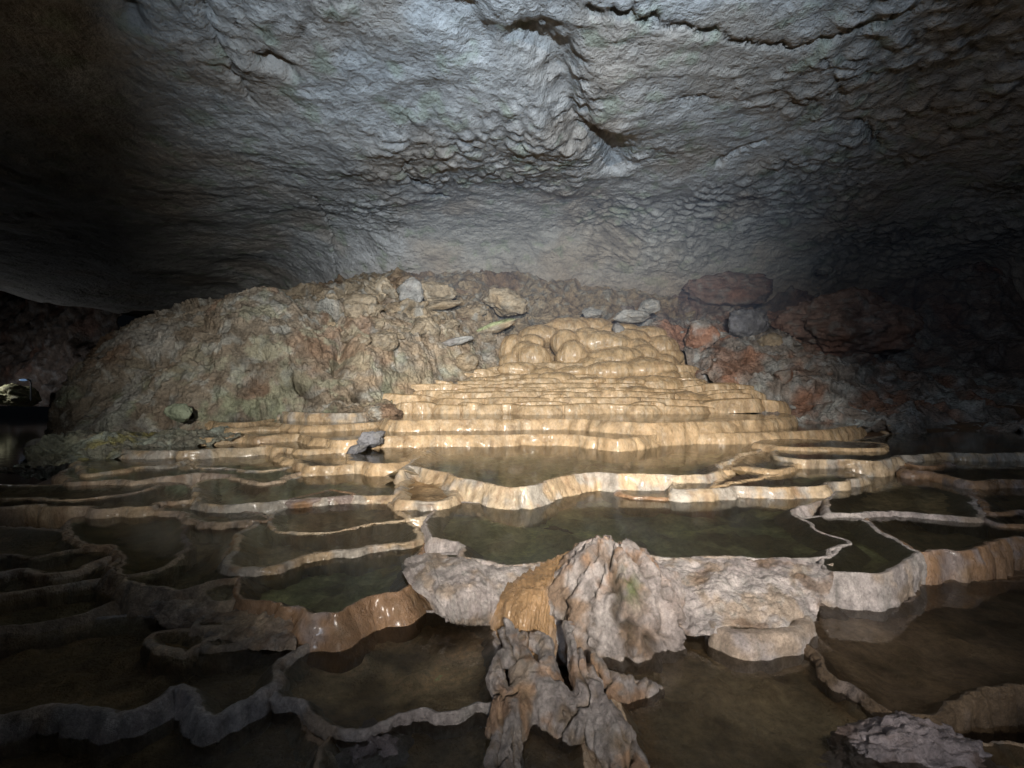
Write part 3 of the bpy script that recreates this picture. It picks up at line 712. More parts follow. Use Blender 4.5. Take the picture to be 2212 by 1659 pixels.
def lake():
    V = [(-70, 7, -.55), (-6.5, 7, -.55), (-7, 60, -.55), (-70, 60, -.55)]
    o = build('water', V, np.array([[0, 1, 2, 3]]), M['lake']); tag(o, kind='structure')
lake()

# ------------------------------------------------------------------ rock masses
def rock_color(P, pal, k=0):
    a = fbm(P * 1.1 + k, 4) * .5 + .5; b = fbm(P * 2.7 + k + 31, 4) * .5 + .5; c = fbm(P * .6 + k + 77, 3) * .5 + .5
    o = mix(pal[0], pal[1], a); o = mix(o, pal[2], sstep(.5, .75, b)); o = mix(o, pal[3], sstep(.55, .8, c) * .8)
    return o

def rock_sheet(name, label, cat, rows, h, w, amp, scale, pal, k=0, extra=None, mat='rock', group=None, aniso=(1, 1, 1), tint=None, blocky=1.0, rough_big=2.0, toward=(0, 0, 1.6)):
    G, n = patch(rows, h, w, toward)
    P = G.reshape(-1, 3); NN = n.reshape(-1, 3)
    q = P * np.array(aniso) * scale + k
    wq = q + np.stack([fbm(q, 2), fbm(q + 9, 2), fbm(q + 19, 2)], 1) * .35
    f1, f2, ci = worley(wq * 1.25)
    d = amp * ((ridged(q * .45, 3) - .5) * rough_big + fbm(q * .4 + 3, 2) * 1.2 + (ci - .5) * .55 * sstep(0, .18, f2 - f1) * blocky - .22 * blocky * np.exp(-((f2 - f1) / .06) ** 2)) + amp * .34 * fbm(q * 3.1, 3) + amp * .16 * (ridged(q * 6, 3) - .5)
    if extra is not None: d = d + extra(P)
    # keep the outer edge of the sheet quiet
    V = P + NN * d[:, None]
    c = rock_color(P, pal, k)
    c = c * (1 - .35 * blocky * np.exp(-((f2 - f1) / .07) ** 2))[:, None]
    if tint is not None: c = tint(P, c)
    o = build(name, V, grid_faces(h, w), M[mat], None, c, origin=P.mean(0))
    tag(o, label, cat, group, 'thing')
    return o

def rows_px(rws): return [[at_depth(*p) for p in r] for r in rws]

BANKPAL = (np.array([.20, .155, .11]), np.array([.28, .245, .195]), np.array([.33, .32, .285]), np.array([.22, .14, .09]))
def bank_tint(P, c):
    g = sstep(.5, .72, fbm(P * 1.3 + 5, 4) * .5 + .5) * sstep(2.4, .9, P[:, 2])
    c = mix(c, np.array([.25, .285, .19]), g * .7)
    g2 = sstep(.58, .75, fbm(P * 2.0 + 45, 4) * .5 + .5) * sstep(-9, -6, P[:, 0])
    c = mix(c, np.array([.30, .30, .22]), g2 * .6)
    px = 1106 + P[:, 0] / P[:, 1] * 1106 / T
    c = mix(c, mix(np.array([.30, .20, .115]), np.array([.36, .28, .19]), fbm(P * 1.7 + 61, 4) * .5 + .5), sstep(715, 790, px) * .5 * sstep(.25, .55, fbm(P * 1.1 + 81, 3) * .5 + .5))
    c = mix(c, np.array([.36, .36, .34]), sstep(.52, .7, fbm(P * .9 + 99, 4) * .5 + .5) * .6 * sstep(500, 300, px))
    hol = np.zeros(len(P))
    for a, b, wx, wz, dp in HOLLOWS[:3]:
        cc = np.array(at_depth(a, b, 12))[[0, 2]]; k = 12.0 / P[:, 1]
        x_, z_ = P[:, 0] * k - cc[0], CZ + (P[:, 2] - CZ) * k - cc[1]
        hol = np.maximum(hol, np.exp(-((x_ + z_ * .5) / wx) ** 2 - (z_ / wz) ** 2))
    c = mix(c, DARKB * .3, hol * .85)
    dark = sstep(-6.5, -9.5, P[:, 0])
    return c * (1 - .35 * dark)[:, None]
HOLLOWS = ((662, 838, .16, .28, .5), (770, 858, .12, .12, .3), (405, 890, .10, .15, .3), (430, 700, .3, .2, .25), (560, 760, .35, .16, .2), (300, 770, .3, .2, .2))
CLEFT = np.array([at_depth(a, b, 12)[::2] for a, b in ((690, 610), (715, 655), (748, 690), (742, 740), (735, 800))])
def bank_cleft(P):
    s_ = 12.0 / P[:, 1]
    q = np.stack([P[:, 0] * s_, CZ + (P[:, 2] - CZ) * s_], 1) + np.stack([fbm(P * 1.5, 3), fbm(P * 1.5 + 9, 3)], 1) * .15
    d = -.35 * np.exp(-(seg_dist(q, CLEFT) / .16) ** 2)
    for a, b, wx, wz, dp in HOLLOWS:
        c = np.array(at_depth(a, b, 12))[[0, 2]]
        d = d - dp * np.exp(-((q[:, 0] - c[0] - (q[:, 1] - c[1]) * -.5) / wx) ** 2 - ((q[:, 1] - c[1]) / wz) ** 2)
    return d
rock_sheet('rock_bank', 'long rugged brown rock bank with green stains rising behind the left pools', 'rock bank', rows_px([
    [(0, 1030, 9.0), (100, 1020, 8.9), (205, 1000, 8.8), (330, 985, 8.8), (450, 965, 8.9), (570, 940, 9.2), (690, 930, 9.6), (800, 905, 10.4), (900, 880, 11.4), (1000, 850, 12.8), (1095, 830, 14.4)],
    [(20, 1000, 10.0), (110, 990, 9.6), (210, 970, 9.4), (330, 945, 9.4), (450, 915, 9.6), (570, 895, 10.0), (690, 885, 10.5), (800, 865, 11.2), (900, 840, 12.2), (1000, 815, 13.6), (1095, 800, 15.2)],
    [(75, 945, 10.4), (135, 915, 10.0), (225, 900, 9.7), (335, 885, 9.7), (450, 865, 9.8), (570, 850, 10.1), (690, 840, 10.7), (800, 815, 11.5), (900, 785, 12.6), (1000, 770, 14.0), (1085, 765, 15.5)],
    [(115, 875, 11.2), (165, 830, 10.8), (250, 800, 10.5), (350, 785, 10.3), (460, 770, 10.3), (575, 755, 10.5), (690, 755, 11.2), (800, 745, 12.0), (900, 735, 13.0), (1000, 735, 14.3), (1085, 735, 15.9)],
    [(150, 835, 12.2), (205, 775, 11.9), (285, 725, 11.6), (370, 705, 11.3), (465, 690, 11.1), (575, 685, 11.2), (690, 695, 11.9), (800, 690, 12.8), (900, 700, 13.6), (1000, 708, 14.8), (1090, 715, 16.3)],
    [(160, 825, 13.5), (215, 755, 13.3), (290, 702, 13.0), (380, 670, 12.6), (470, 650, 12.3), (580, 642, 12.4), (690, 662, 13.0), (790, 672, 13.7), (900, 688, 14.4), (1000, 694, 15.4), (1095, 702, 16.8)],
    [(150, 850, 16), (225, 790, 16), (305, 735, 16), (395, 700, 15.6), (485, 680, 15.4), (590, 670, 15.4), (690, 680, 15.4), (790, 680, 15.6), (900, 694, 16.0), (1000, 696, 16.6), (1095, 702, 17.4)]]),
    330, 620, .26, 1.25, BANKPAL, 3, aniso=(1.2, 1.2, .45), tint=bank_tint, blocky=.55, rough_big=.8, extra=bank_cleft)

BACKPAL = (np.array([.24, .175, .11]), np.array([.32, .26, .18]), np.array([.30, .28, .24]), np.array([.20, .13, .08]))
rock_sheet('rock_slope', 'pale brown rubble slope between the rock bank and the low back ceiling', 'rock slope', rows_px([
    [(560, 700, 13.2), (680, 700, 13.0), (800, 730, 13.6), (920, 745, 14.2), (1050, 755, 15.4), (1180, 740, 17.5), (1320, 725, 18.5), (1460, 720, 19), (1600, 720, 19.5)],
    [(560, 680, 14.2), (680, 665, 13.9), (800, 670, 14.3), (920, 680, 15.0), (1050, 690, 16.2), (1180, 692, 18.0), (1320, 690, 18.8), (1460, 690, 19.3), (1600, 690, 19.8)],
    [(560, 662, 15.8), (680, 640, 15.6), (800, 628, 16.0), (920, 628, 16.6), (1050, 640, 17.5), (1180, 655, 18.6), (1320, 655, 19.3), (1460, 650, 19.7), (1600, 650, 20.2)],
    [(560, 655, 18.5), (680, 625, 18.4), (800, 606, 18.7), (920, 595, 19), (1050, 600, 19.4), (1180, 605, 20), (1320, 605, 20.6), (1460, 605, 20.8), (1600, 610, 21.0)],
    [(560, 650, 21.5), (680, 620, 21.3), (800, 590, 21.5), (920, 565, 21.5), (1050, 570, 21.6), (1180, 575, 22), (1320, 575, 22.3), (1460, 570, 22.5), (1600, 575, 22.8)]]),
    260, 460, .30, 1.1, BACKPAL, 13)

RIGHTPAL = (np.array([.20, .15, .12]), np.array([.30, .29, .27]), np.array([.34, .34, .33]), np.array([.30, .14, .08]))
def right_tint(P, c):
    b = sstep(.5, .75, fbm(P * .9 + 15, 4) * .5 + .5) * sstep(2.6, 1.2, P[:, 2])
    c = mix(c, np.array([.33, .36, .35]), b * .7)
    r = sstep(.5, .7, fbm(P * .8 + 65, 4) * .5 + .5) * sstep(1.0, 1.9, P[:, 2])
    c = mix(c, np.array([.27, .15, .10]), r * .7)
    f = sstep(6.2, 5.2, P[:, 0]) * sstep(14.2, 13, P[:, 1]) * sstep(.45, .6, fbm(P * 1.4 + 25, 3) * .5 + .5)
    return mix(c, np.array([.50, .27, .09]), f * .8)
rock_sheet('rock_slope', 'grey and rust-red rock slope running down right of the honey-coloured mound', 'rock slope', rows_px([
    [(1640, 925, 10.2), (1670, 928, 10.0), (1715, 928, 9.9), (1800, 934, 9.8), (1920, 940, 9.8), (2050, 945, 10.0), (2212, 952, 10.2), (2450, 962, 10.2)],
    [(1625, 900, 11.2), (1665, 905, 10.9), (1715, 905, 10.8), (1800, 912, 10.6), (1920, 918, 10.6), (2050, 922, 10.8), (2212, 930, 11), (2450, 940, 11)],
    [(1575, 850, 12.9), (1630, 862, 12.2), (1700, 872, 11.6), (1800, 884, 11.3), (1920, 895, 11.3), (2050, 900, 11.5), (2212, 905, 11.8), (2450, 910, 12)],
    [(1495, 805, 14.6), (1590, 805, 13.9), (1700, 812, 13.1), (1800, 838, 12.5), (1920, 862, 12.4), (2050, 872, 12.6), (2212, 878, 13), (2450, 880, 13)],
    [(1465, 750, 16.0), (1570, 745, 15.6), (1680, 755, 14.9), (1790, 785, 14.3), (1910, 820, 14), (2050, 835, 14.4), (2212, 840, 15), (2450, 845, 15)],
    [(1340, 706, 17.4), (1450, 705, 17.2), (1560, 708, 17.0), (1700, 730, 16.6), (1880, 765, 16.4), (2050, 770, 17), (2212, 780, 17), (2450, 790, 17)],
    [(1320, 690, 19), (1450, 685, 19), (1560, 680, 19), (1700, 680, 19), (1880, 690, 19), (2050, 700, 19), (2212, 700, 19), (2450, 700, 19)]]),
    300, 460, .27, 1.15, RIGHTPAL, 23, tint=right_tint)
DARKPAL = (np.array([.13, .10, .085]), np.array([.20, .15, .12]), np.array([.24, .22, .21]), np.array([.19, .10, .07]))
rock_sheet('rock_wall', 'dim brown back wall of broken rock under the blue-grey ceiling at right', 'rock wall', rows_px([
    [(1180, 720, 18.6), (1350, 720, 18.8), (1500, 720, 19), (1700, 740, 18.6), (1900, 800, 17.5), (2100, 850, 16), (2300, 880, 15), (2600, 900, 14)],
    [(1180, 660, 19.8), (1350, 655, 20), (1500, 650, 20.2), (1700, 650, 19.8), (1900, 700, 18.6), (2100, 740, 17), (2300, 760, 16), (2600, 780, 15)],
    [(1180, 610, 20.6), (1350, 600, 20.8), (1500, 595, 21), (1700, 600, 20.8), (1900, 610, 19.8), (2100, 630, 18), (2300, 640, 17), (2600, 650, 16)],
    [(1180, 560, 22.0), (1350, 550, 22.2), (1500, 540, 22.4), (1700, 540, 22), (1900, 540, 21), (2100, 550, 19), (2300, 560, 18), (2600, 560, 17)]]),
    220, 460, .42, .8, DARKPAL, 43)
rock_sheet('rock_ledge', 'grey-green crusted ledge with a yellow mossy end at the far left of the pools', 'rock ledge', rows_px([
    [(30, 1015, 7.0), (100, 1010, 7.0), (180, 1003, 7.1), (260, 990, 7.3), (340, 975, 7.6), (430, 962, 7.9), (520, 955, 8.2)],
    [(45, 998, 7.2), (110, 985, 7.2), (180, 975, 7.3), (260, 968, 7.5), (340, 957, 7.8), (430, 948, 8.1), (520, 942, 8.4)],
    [(80, 985, 7.5), (135, 945, 7.5), (185, 940, 7.6), (260, 944, 7.8), (340, 940, 8.1), (430, 938, 8.4), (520, 933, 8.7)],
    [(100, 975, 8.2), (150, 938, 8.2), (200, 935, 8.3), (270, 938, 8.5), (350, 935, 8.8), (430, 934, 9.0), (520, 930, 9.2)]]),
    110, 300, .10, 2.6, (np.array([.20, .17, .13]), np.array([.27, .28, .23]), np.array([.32, .35, .30]), np.array([.20, .21, .15])), 53,
    tint=lambda P, c: mix(c, np.array([.34, .30, .09]), np.exp(-((P[:, 0] + 6.55) / .22) ** 2) * .7 * sstep(.4, .6, fbm(P * 5, 3) * .5 + .5)))

import bmesh
def ico(sub):
    bm = bmesh.new(); bmesh.ops.create_icosphere(bm, subdivisions=sub, radius=1)
    v = np.array([q.co[:] for q in bm.verts]); f = np.array([[q.index for q in k.verts] for k in bm.faces]); bm.free()
    return v, f
ICO = {k: ico(k) for k in (4, 5, 6)}

def boulder(name, label, c, r, pal, k, sub=5, amp=.22, facet=.25, scale=1.0, rot=0, tilt=0, mat='boulder', cat='boulder', group=None, tint=None, extra=None, taper=0):
    v, f = ICO[sub]
    q = v * scale * 1.4 + k * 3.7
    f1, f2, ci = worley(q * 1.1)
    # chipped faces: cut the ball with random planes
    rs = np.random.RandomState(k + 100)
    d = np.ones(len(v))
    for _ in range(16):
        pn = rs.normal(size=3); pn /= np.linalg.norm(pn); off = rs.uniform(.62, .92)
        dot = v @ pn
        d = np.where(dot * d > off, mix(d[:, None], (off / np.maximum(dot, .2))[:, None], np.full(len(v), facet * 3 if facet * 3 < 1 else 1.0))[:, 0], d)
    d = d + amp * (fbm(q, 5) * .6 + (ridged(q * 1.3, 4) - .5) * .5) + amp * .25 * fbm(q * 5, 3)
    if extra is not None: d = d + extra(v)
    V = v * d[:, None] * np.array(r)
    V[:, :2] *= (1 - taper * v[:, 2])[:, None]
    ca, sa = math.cos(tilt), math.sin(tilt)
    V = np.stack([V[:, 0] * ca - V[:, 2] * sa, V[:, 1], V[:, 0] * sa + V[:, 2] * ca], 1)
    ca, sa = math.cos(rot), math.sin(rot)
    V = np.stack([V[:, 0] * ca - V[:, 1] * sa, V[:, 0] * sa + V[:, 1] * ca, V[:, 2]], 1) + np.array(c)
    col = rock_color(V * 1.6, pal, k)
    if tint is not None: col = tint(V, col, v)
    o = build(name, V, f, M[mat], None, col, origin=c)
    return tag(o, label, cat, group, 'thing')

REDPAL = (np.array([.17, .11, .09]), np.array([.21, .15, .125]), np.array([.20, .175, .16]), np.array([.22, .12, .085]))
GREYPAL = (np.array([.23, .225, .21]), np.array([.30, .295, .28]), np.array([.31, .29, .26]), np.array([.22, .2, .19]))
TANPAL = (np.array([.28, .22, .15]), np.array([.34, .28, .20]), np.array([.30, .26, .20]), np.array([.36, .27, .17]))
SLATE = (np.array([.13, .135, .15]), np.array([.2, .2, .22]), np.array([.16, .16, .165]), np.array([.11, .11, .12]))
boulder('boulder', 'big dim rust-red boulder on the right slope below the back wall', at_depth(1815, 712, 16.2), (2.3, 1.6, 1.25), REDPAL, 1, sub=6, amp=.3, facet=.12)
boulder('boulder', 'dim brown boulder jutting under the ceiling, above the top of the mound', at_depth(1565, 632, 19.6), (1.9, 1.2, .75), REDPAL, 2, sub=5, amp=.35, facet=.12)
boulder('boulder', 'small pale stone standing alone high on the back wall at right', at_depth(1782, 583, 18.2), (.30, .25, .22), GREYPAL, 3, sub=4)
boulder('boulder', 'angular grey-white block standing on the crest right of the mound top', at_depth(1402, 662, 16.4), (.48, .35, .33), GREYPAL, 4, sub=5, facet=.33, tilt=.5)
boulder('boulder', 'low grey block lying against the angular grey-white block', at_depth(1362, 682, 16.2), (.62, .4, .26), GREYPAL, 5, sub=5, facet=.33)
boulder('boulder', 'rough grey stone behind the left side of the mound top', at_depth(1277, 676, 16.9), (.42, .35, .24), GREYPAL, 6, sub=5, facet=.3)
boulder('boulder', 'small grey stone at the top edge of the mound, sunk in tan flowstone', at_depth(1335, 712, 15.9), (.22, .2, .24), GREYPAL, 7, sub=4, facet=.3)
boulder('boulder', 'reddish grey-crusted block to the right of the mound top', at_depth(1515, 725, 15.4), (.62, .5, .5), RIGHTPAL, 8, sub=5, facet=.25)
boulder('boulder', 'dark jagged grey rock right of the reddish crusted block', at_depth(1612, 698, 15.8), (.75, .5, .55), SLATE, 9, sub=5, facet=.3)
boulder('boulder', 'yellowish small rock in the shadow right of the mound', at_depth(1665, 740, 15.0), (.42, .35, .33), TANPAL, 10, sub=4)
boulder('boulder', 'smooth pale oval boulder on the ledge behind the rock bank', at_depth(778, 660, 14.2), (.62, .45, .36), TANPAL, 11, sub=5, amp=.1, facet=.15, tilt=.25)
boulder('boulder', 'upright pale stone behind the smooth oval boulder', at_depth(828, 622, 15.4), (.36, .3, .40), TANPAL, 12, sub=4, facet=.3)
boulder('boulder', 'whitish pointed block in the rubble under the back ceiling', at_depth(885, 632, 15.4), (.46, .35, .52), GREYPAL, 13, sub=5, facet=.33)
boulder('boulder', 'broad tan boulder beside the whitish pointed block', at_depth(940, 632, 15.8), (.70, .4, .45), TANPAL, 14, sub=5, facet=.28)
boulder('boulder', 'wide leaning tan slab-sided boulder left above the mound', at_depth(1095, 655, 16.2), (1.0, .55, .55), TANPAL, 15, sub=5, facet=.33, tilt=-.25)
boulder('boulder', 'flat green-streaked slab leaning on the rubble left of the mound top', at_depth(1070, 708, 15.3), (.72, .35, .2), TANPAL, 16, sub=5, facet=.33, tilt=.3,
        tint=lambda V, c, v: mix(c, np.array([.33, .42, .20]), sstep(-.1, .5, v[:, 2]) * .6))
boulder('boulder', 'thin tan slab lying flat in the rubble behind the bank', at_depth(955, 660, 15.2), (.85, .4, .14), TANPAL, 17, sub=4, facet=.33, tilt=.12)
boulder('boulder', 'thin grey slab poking out of the bank left of the mound', at_depth(985, 738, 14.0), (.60, .3, .12), GREYPAL, 18, sub=4, facet=.33, tilt=.25)
boulder('boulder', 'cream knobbly rock low against the left flank of the mound', at_depth(1010, 780, 13.9), (.42, .35, .32), TANPAL, 19, sub=5, facet=.25)
boulder('boulder', 'small green-white stone at the waterside foot of the bank', at_depth(388, 890, 9.1), (.26, .2, .20), GREYPAL, 20, sub=4, tint=lambda V, c, v: mix(c, np.array([.28, .36, .2]), np.full(len(v), .5)))
boulder('boulder', 'small brown rock wedged where the left end of the steps meets the rock bank', at_depth(826, 893, 10.3), (.42, .3, .24), BANKPAL, 26, sub=5, amp=.3, mat='rock')
boulder('boulder', 'brown-grey rock wedged against the right flank of the mound', at_depth(1524, 815, 14.3), (.38, .3, .34), RIGHTPAL, 27, sub=5, amp=.3, mat='rock')
boulder('stone_slab', 'small dark slate-grey slab stuck upright on a rim among the pools left of centre', at_depth(801, 948, 7.7), (.26, .16, .155), SLATE, 21, sub=5, facet=.33, tilt=.2, cat='stone slab')
boulder('stone_slab', 'small dark broken stone lying in front of the upright slate slab', at_depth(768, 972, 7.2), (.22, .14, .09), SLATE, 22, sub=5, facet=.33, tilt=.5, cat='stone slab')
boulder('boulder', 'green-and-white rounded stone near the far left rock ledge', at_depth(95, 968, 8.0), (.28, .25, .2), GREYPAL, 24, sub=4)

# loose stones scattered over the rubble: each drops onto the rock below it
from mathutils.bvhtree import BVHTree
def loose_stones():
    bpy.context.view_layer.update(); dg = bpy.context.evaluated_depsgraph_get()
    trees = []
    for o in bpy.data.objects:
        if o.name.startswith(('rock_slope', 'rock_bank', 'rock_wall')): trees.append((BVHTree.FromObject(o, dg), o.matrix_world.copy(), o.name))
    rs = np.random.RandomState(77)
    zones = [(700, 1200, 612, 740, 60, TANPAL, 'loose stones in the rubble left of the mound', 'small loose tan stone lying in the rubble between the bank and the mound'),
             (1380, 1960, 690, 900, 46, RIGHTPAL, 'loose stones on the right slope', 'small loose grey-brown stone lying on the slope right of the mound')]
    for xa, xb, ya, yb, n, pal, grp, lab in zones:
        for i in range(n):
            px, py = rs.uniform(xa, xb), rs.uniform(ya, yb)
            d = Vector((*[uv(px, py)[0]], 1, uv(px, py)[1])).normalized(); o0 = Vector((0, 0, CZ)); best = None
            for t, mw, nm in trees:
                inv = mw.inverted(); h = t.ray_cast(inv @ o0, d)
                if h[0] is not None and (best is None or h[3] < best[0]): best = (h[3], mw @ h[0], nm)
            if best is None: continue
            if 'left' in grp and py > 740 - max(0, px - 900) * .1 + 20: continue
            c = np.array(best[1]); r = float(np.clip(rs.lognormal(-1.75, .5), .08, .42))
            boulder('loose_stone', lab, c + [0, .1 * r, .12 * r], (r * rs.uniform(.8, 1.5), r * rs.uniform(.7, 1.1), r * rs.uniform(.45, .85)), pal, 200 + i, sub=4, amp=.25, facet=.33,
                    rot=rs.uniform(0, 3), tilt=rs.uniform(-.6, .6), cat='loose stone', group=grp, mat='rock')
loose_stones()

# ------------------------------------------------------------------ the grey stump and the flowstone around it
def stump_crack(v):
    ang = np.arctan2(v[:, 0], -v[:, 1]); m = np.zeros(len(v))
    for a0, wd, dp, lean in ((-.22, .075, 1.0, .55), (-.95, .06, .7, -.25), (.62, .05, .55, .45), (.15, .035, .5, .9), (-.55, .03, .5, .2)):
        g = ang - a0 - lean * (.6 - v[:, 2]) * .7 - fbm(v * 3.2 + a0 * 9, 4) * .22
        m = np.maximum(m, dp * np.exp(-(g / wd) ** 2) * sstep(-.35, .1, v[:, 2] + fbm(v * 2 + a0, 2) * .4) * sstep(1.05, .8, v[:, 2]))
    hole = np.exp(-(((v[:, 0] - .30 - (v[:, 2] + .05) * -.5) / .07) ** 2 + ((v[:, 2] + .05) / .16) ** 2)) * (v[:, 1] < 0)
    return np.maximum(m, hole)
def stump_extra(v):
    ang = np.arctan2(v[:, 0], -v[:, 1])
    rad = ridged(np.stack([ang * 2.2, v[:, 2] * .5, v[:, 0] * .3], -1) + 4, 4)
    return (rad - .55) * .26 - .26 * stump_crack(v) + fbm(v * 9, 3) * .02
STUMPPAL = (np.array([.29, .25, .24]), np.array([.39, .36, .345]), np.array([.24, .17, .12]), np.array([.30, .26, .25]))
boulder('flowstone_stump', 'big cracked grey-white stump of crusted rock in front of the long green pool', (.67, 3.04, .02), (.47, .42, .47), STUMPPAL, 31, sub=6, amp=.10, facet=.05, scale=1.5, mat='crust', cat='flowstone stump', extra=stump_extra, taper=.17,
        tint=lambda V, c, v: mix(mix(mix(c, np.array([.24, .13, .06]), sstep(.3, .8, v[:, 2]) * sstep(.5, .7, fbm(v * 4, 3) * .5 + .5) * .7), np.array([.075, .10, .025]), np.clip(fbm(v * 9 + 3, 3) * 1.2 + .75, 0, 1) * .95 * np.exp(-(((v[:, 0] - .06) / .16) ** 2 + ((v[:, 2] - .60) / .17) ** 2)) * (v[:, 1] < 0)), DARKB * .35, stump_crack(v) * .9))  # cracks and hole get painted shade, since frontal light leaves them bright
def sheet(name, label, cat, rows, h, w, tone, amp=.02, scale=4, mat='crust', flute=0.0, tint=None):
    G, n = patch(rows_px(rows), h, w)
    P = G.reshape(-1, 3); NN = n.reshape(-1, 3)
    d = amp * (fbm(P * scale, 4) + .6 * (ridged(P * scale * 1.6, 4) - .5) + .35 * fbm(P * scale * 4, 4))
    if flute:
        U = np.tile(np.linspace(0, 1, w), h); Vv = np.repeat(np.linspace(0, 1, h), w)
        d = d + flute * perlin(np.stack([U * 26, Vv * 1.5, np.zeros(h * w)], -1)) + flute * .5 * perlin(np.stack([U * 60, Vv * 3, np.zeros(h * w)], -1))
    V = P + NN * d[:, None]
    c = flow_color(P * 1.5, tone)
    if tint is not None: c = tint(P, c)
    o = build(name, V, grid_faces(h, w), M[mat], None, c, origin=P.mean(0)); tag(o, label, cat); return o

sheet('flowstone_apron', 'rounded white fluted flowstone apron hanging below the left end of the long green pool', 'flowstone apron', [
    [(868, 1225, 3.55), (885, 1205, 3.6), (930, 1195, 3.6), (985, 1205, 3.45), (1050, 1214, 3.4), (1110, 1220, 3.32), (1170, 1216, 3.3)],
    [(872, 1240, 3.30), (895, 1228, 3.25), (940, 1222, 3.2), (1000, 1225, 3.15), (1055, 1230, 3.15), (1105, 1232, 3.18), (1165, 1230, 3.2)],
    [(885, 1262, 3.12), (915, 1265, 3.02), (955, 1268, 2.95), (1010, 1268, 2.95), (1060, 1270, 3.0), (1110, 1268, 3.05), (1160, 1262, 3.1)],
    [(915, 1290, 3.02), (940, 1300, 2.92), (970, 1308, 2.86), (1015, 1310, 2.86), (1058, 1312, 2.92), (1100, 1310, 3.0), (1150, 1300, 3.06)],
    [(945, 1320, 3.0), (965, 1332, 2.9), (990, 1342, 2.86), (1020, 1348, 2.88), (1055, 1348, 2.95), (1090, 1345, 3.02), (1140, 1335, 3.08)],
    [(960, 1330, 3.15), (975, 1338, 3.1), (995, 1348, 3.05), (1020, 1352, 3.08), (1052, 1352, 3.12), (1085, 1348, 3.2), (1135, 1340, 3.25)]],
    120, 200, 'white', .022, 5, flute=.012)
sheet('flowstone_drape', 'smooth orange-brown flowstone drape between the white apron and the grey stump', 'flowstone drape', [
    [(1080, 1215, 3.36), (1115, 1222, 3.34), (1150, 1218, 3.3), (1185, 1212, 3.3), (1220, 1196, 3.34), (1250, 1180, 3.4)],
    [(1070, 1255, 3.12), (1110, 1258, 3.06), (1150, 1255, 3.03), (1185, 1248, 3.05), (1215, 1235, 3.12), (1240, 1220, 3.2)],
    [(1060, 1300, 3.00), (1105, 1305, 2.9), (1145, 1305, 2.86), (1175, 1300, 2.9), (1200, 1290, 2.98), (1225, 1280, 3.05)],
    [(1055, 1345, 2.94), (1095, 1365, 2.80), (1135, 1370, 2.76), (1165, 1372, 2.8), (1190, 1372, 2.86), (1210, 1365, 2.95)],
    [(1090, 1410, 2.80), (1120, 1430, 2.66), (1150, 1440, 2.62), (1170, 1446, 2.64), (1185, 1450, 2.68), (1195, 1452, 2.75)]],
    130, 120, 'brown', .014, 5, mat='flow', flute=.010, tint=lambda P, c: mix(c, np.array([.30, .19, .085]), np.full(len(P), .55)))
sheet('crusted_block', 'low lumpy white crusted block right of the stump, dotted with shallow hollows', 'crusted block', [
    [(1410, 1205, 3.42), (1530, 1204, 3.4), (1600, 1206, 3.38), (1680, 1210, 3.36), (1750, 1210, 3.34), (1800, 1215, 3.3)],
    [(1415, 1240, 3.22), (1540, 1240, 3.14), (1610, 1243, 3.12), (1690, 1246, 3.1), (1750, 1246, 3.1), (1800, 1248, 3.08)],
    [(1420, 1275, 3.1), (1545, 1278, 2.98), (1615, 1280, 2.95), (1690, 1285, 2.93), (1740, 1285, 2.95), (1790, 1285, 2.98)],
    [(1430, 1315, 2.98), (1550, 1318, 2.87), (1620, 1320, 2.83), (1680, 1320, 2.83), (1725, 1318, 2.88), (1770, 1312, 2.95)],
    [(1440, 1372, 2.84), (1560, 1372, 2.72), (1620, 1372, 2.70), (1680, 1366, 2.72), (1720, 1350, 2.82), (1760, 1340, 2.9)]],
    120, 220, 'white', .03, 5,
    tint=lambda P, c: mix(c, np.array([.16, .10, .06]), sstep(.58, .72, fbm(P * [3, 3, 3] + 12, 4) * .5 + .5) * .7))
sheet('crusted_block', 'sloping brown-grey crusted block at left below the looping crusted rim', 'crusted block', [
    [(285, 1275, 3.25), (330, 1268, 3.3), (380, 1278, 3.25), (430, 1275, 3.2), (500, 1285, 3.1), (570, 1300, 3.0), (640, 1318, 2.92)],
    [(315, 1300, 3.05), (350, 1300, 3.0), (400, 1305, 2.98), (450, 1310, 2.95), (520, 1315, 2.9), (580, 1325, 2.86), (640, 1340, 2.82)],
    [(330, 1325, 2.92), (365, 1328, 2.88), (410, 1330, 2.87), (460, 1345, 2.82), (530, 1350, 2.78), (590, 1358, 2.74), (640, 1365, 2.72)],
    [(340, 1350, 2.86), (375, 1350, 2.82), (420, 1352, 2.82), (470, 1378, 2.72), (540, 1382, 2.68), (600, 1388, 2.64), (640, 1392, 2.62)],
    [(350, 1362, 2.9), (385, 1362, 2.88), (430, 1372, 2.85), (475, 1405, 2.66), (545, 1405, 2.62), (600, 1405, 2.6), (640, 1405, 2.6)]],
    110, 200, 'dark', .03, 5)

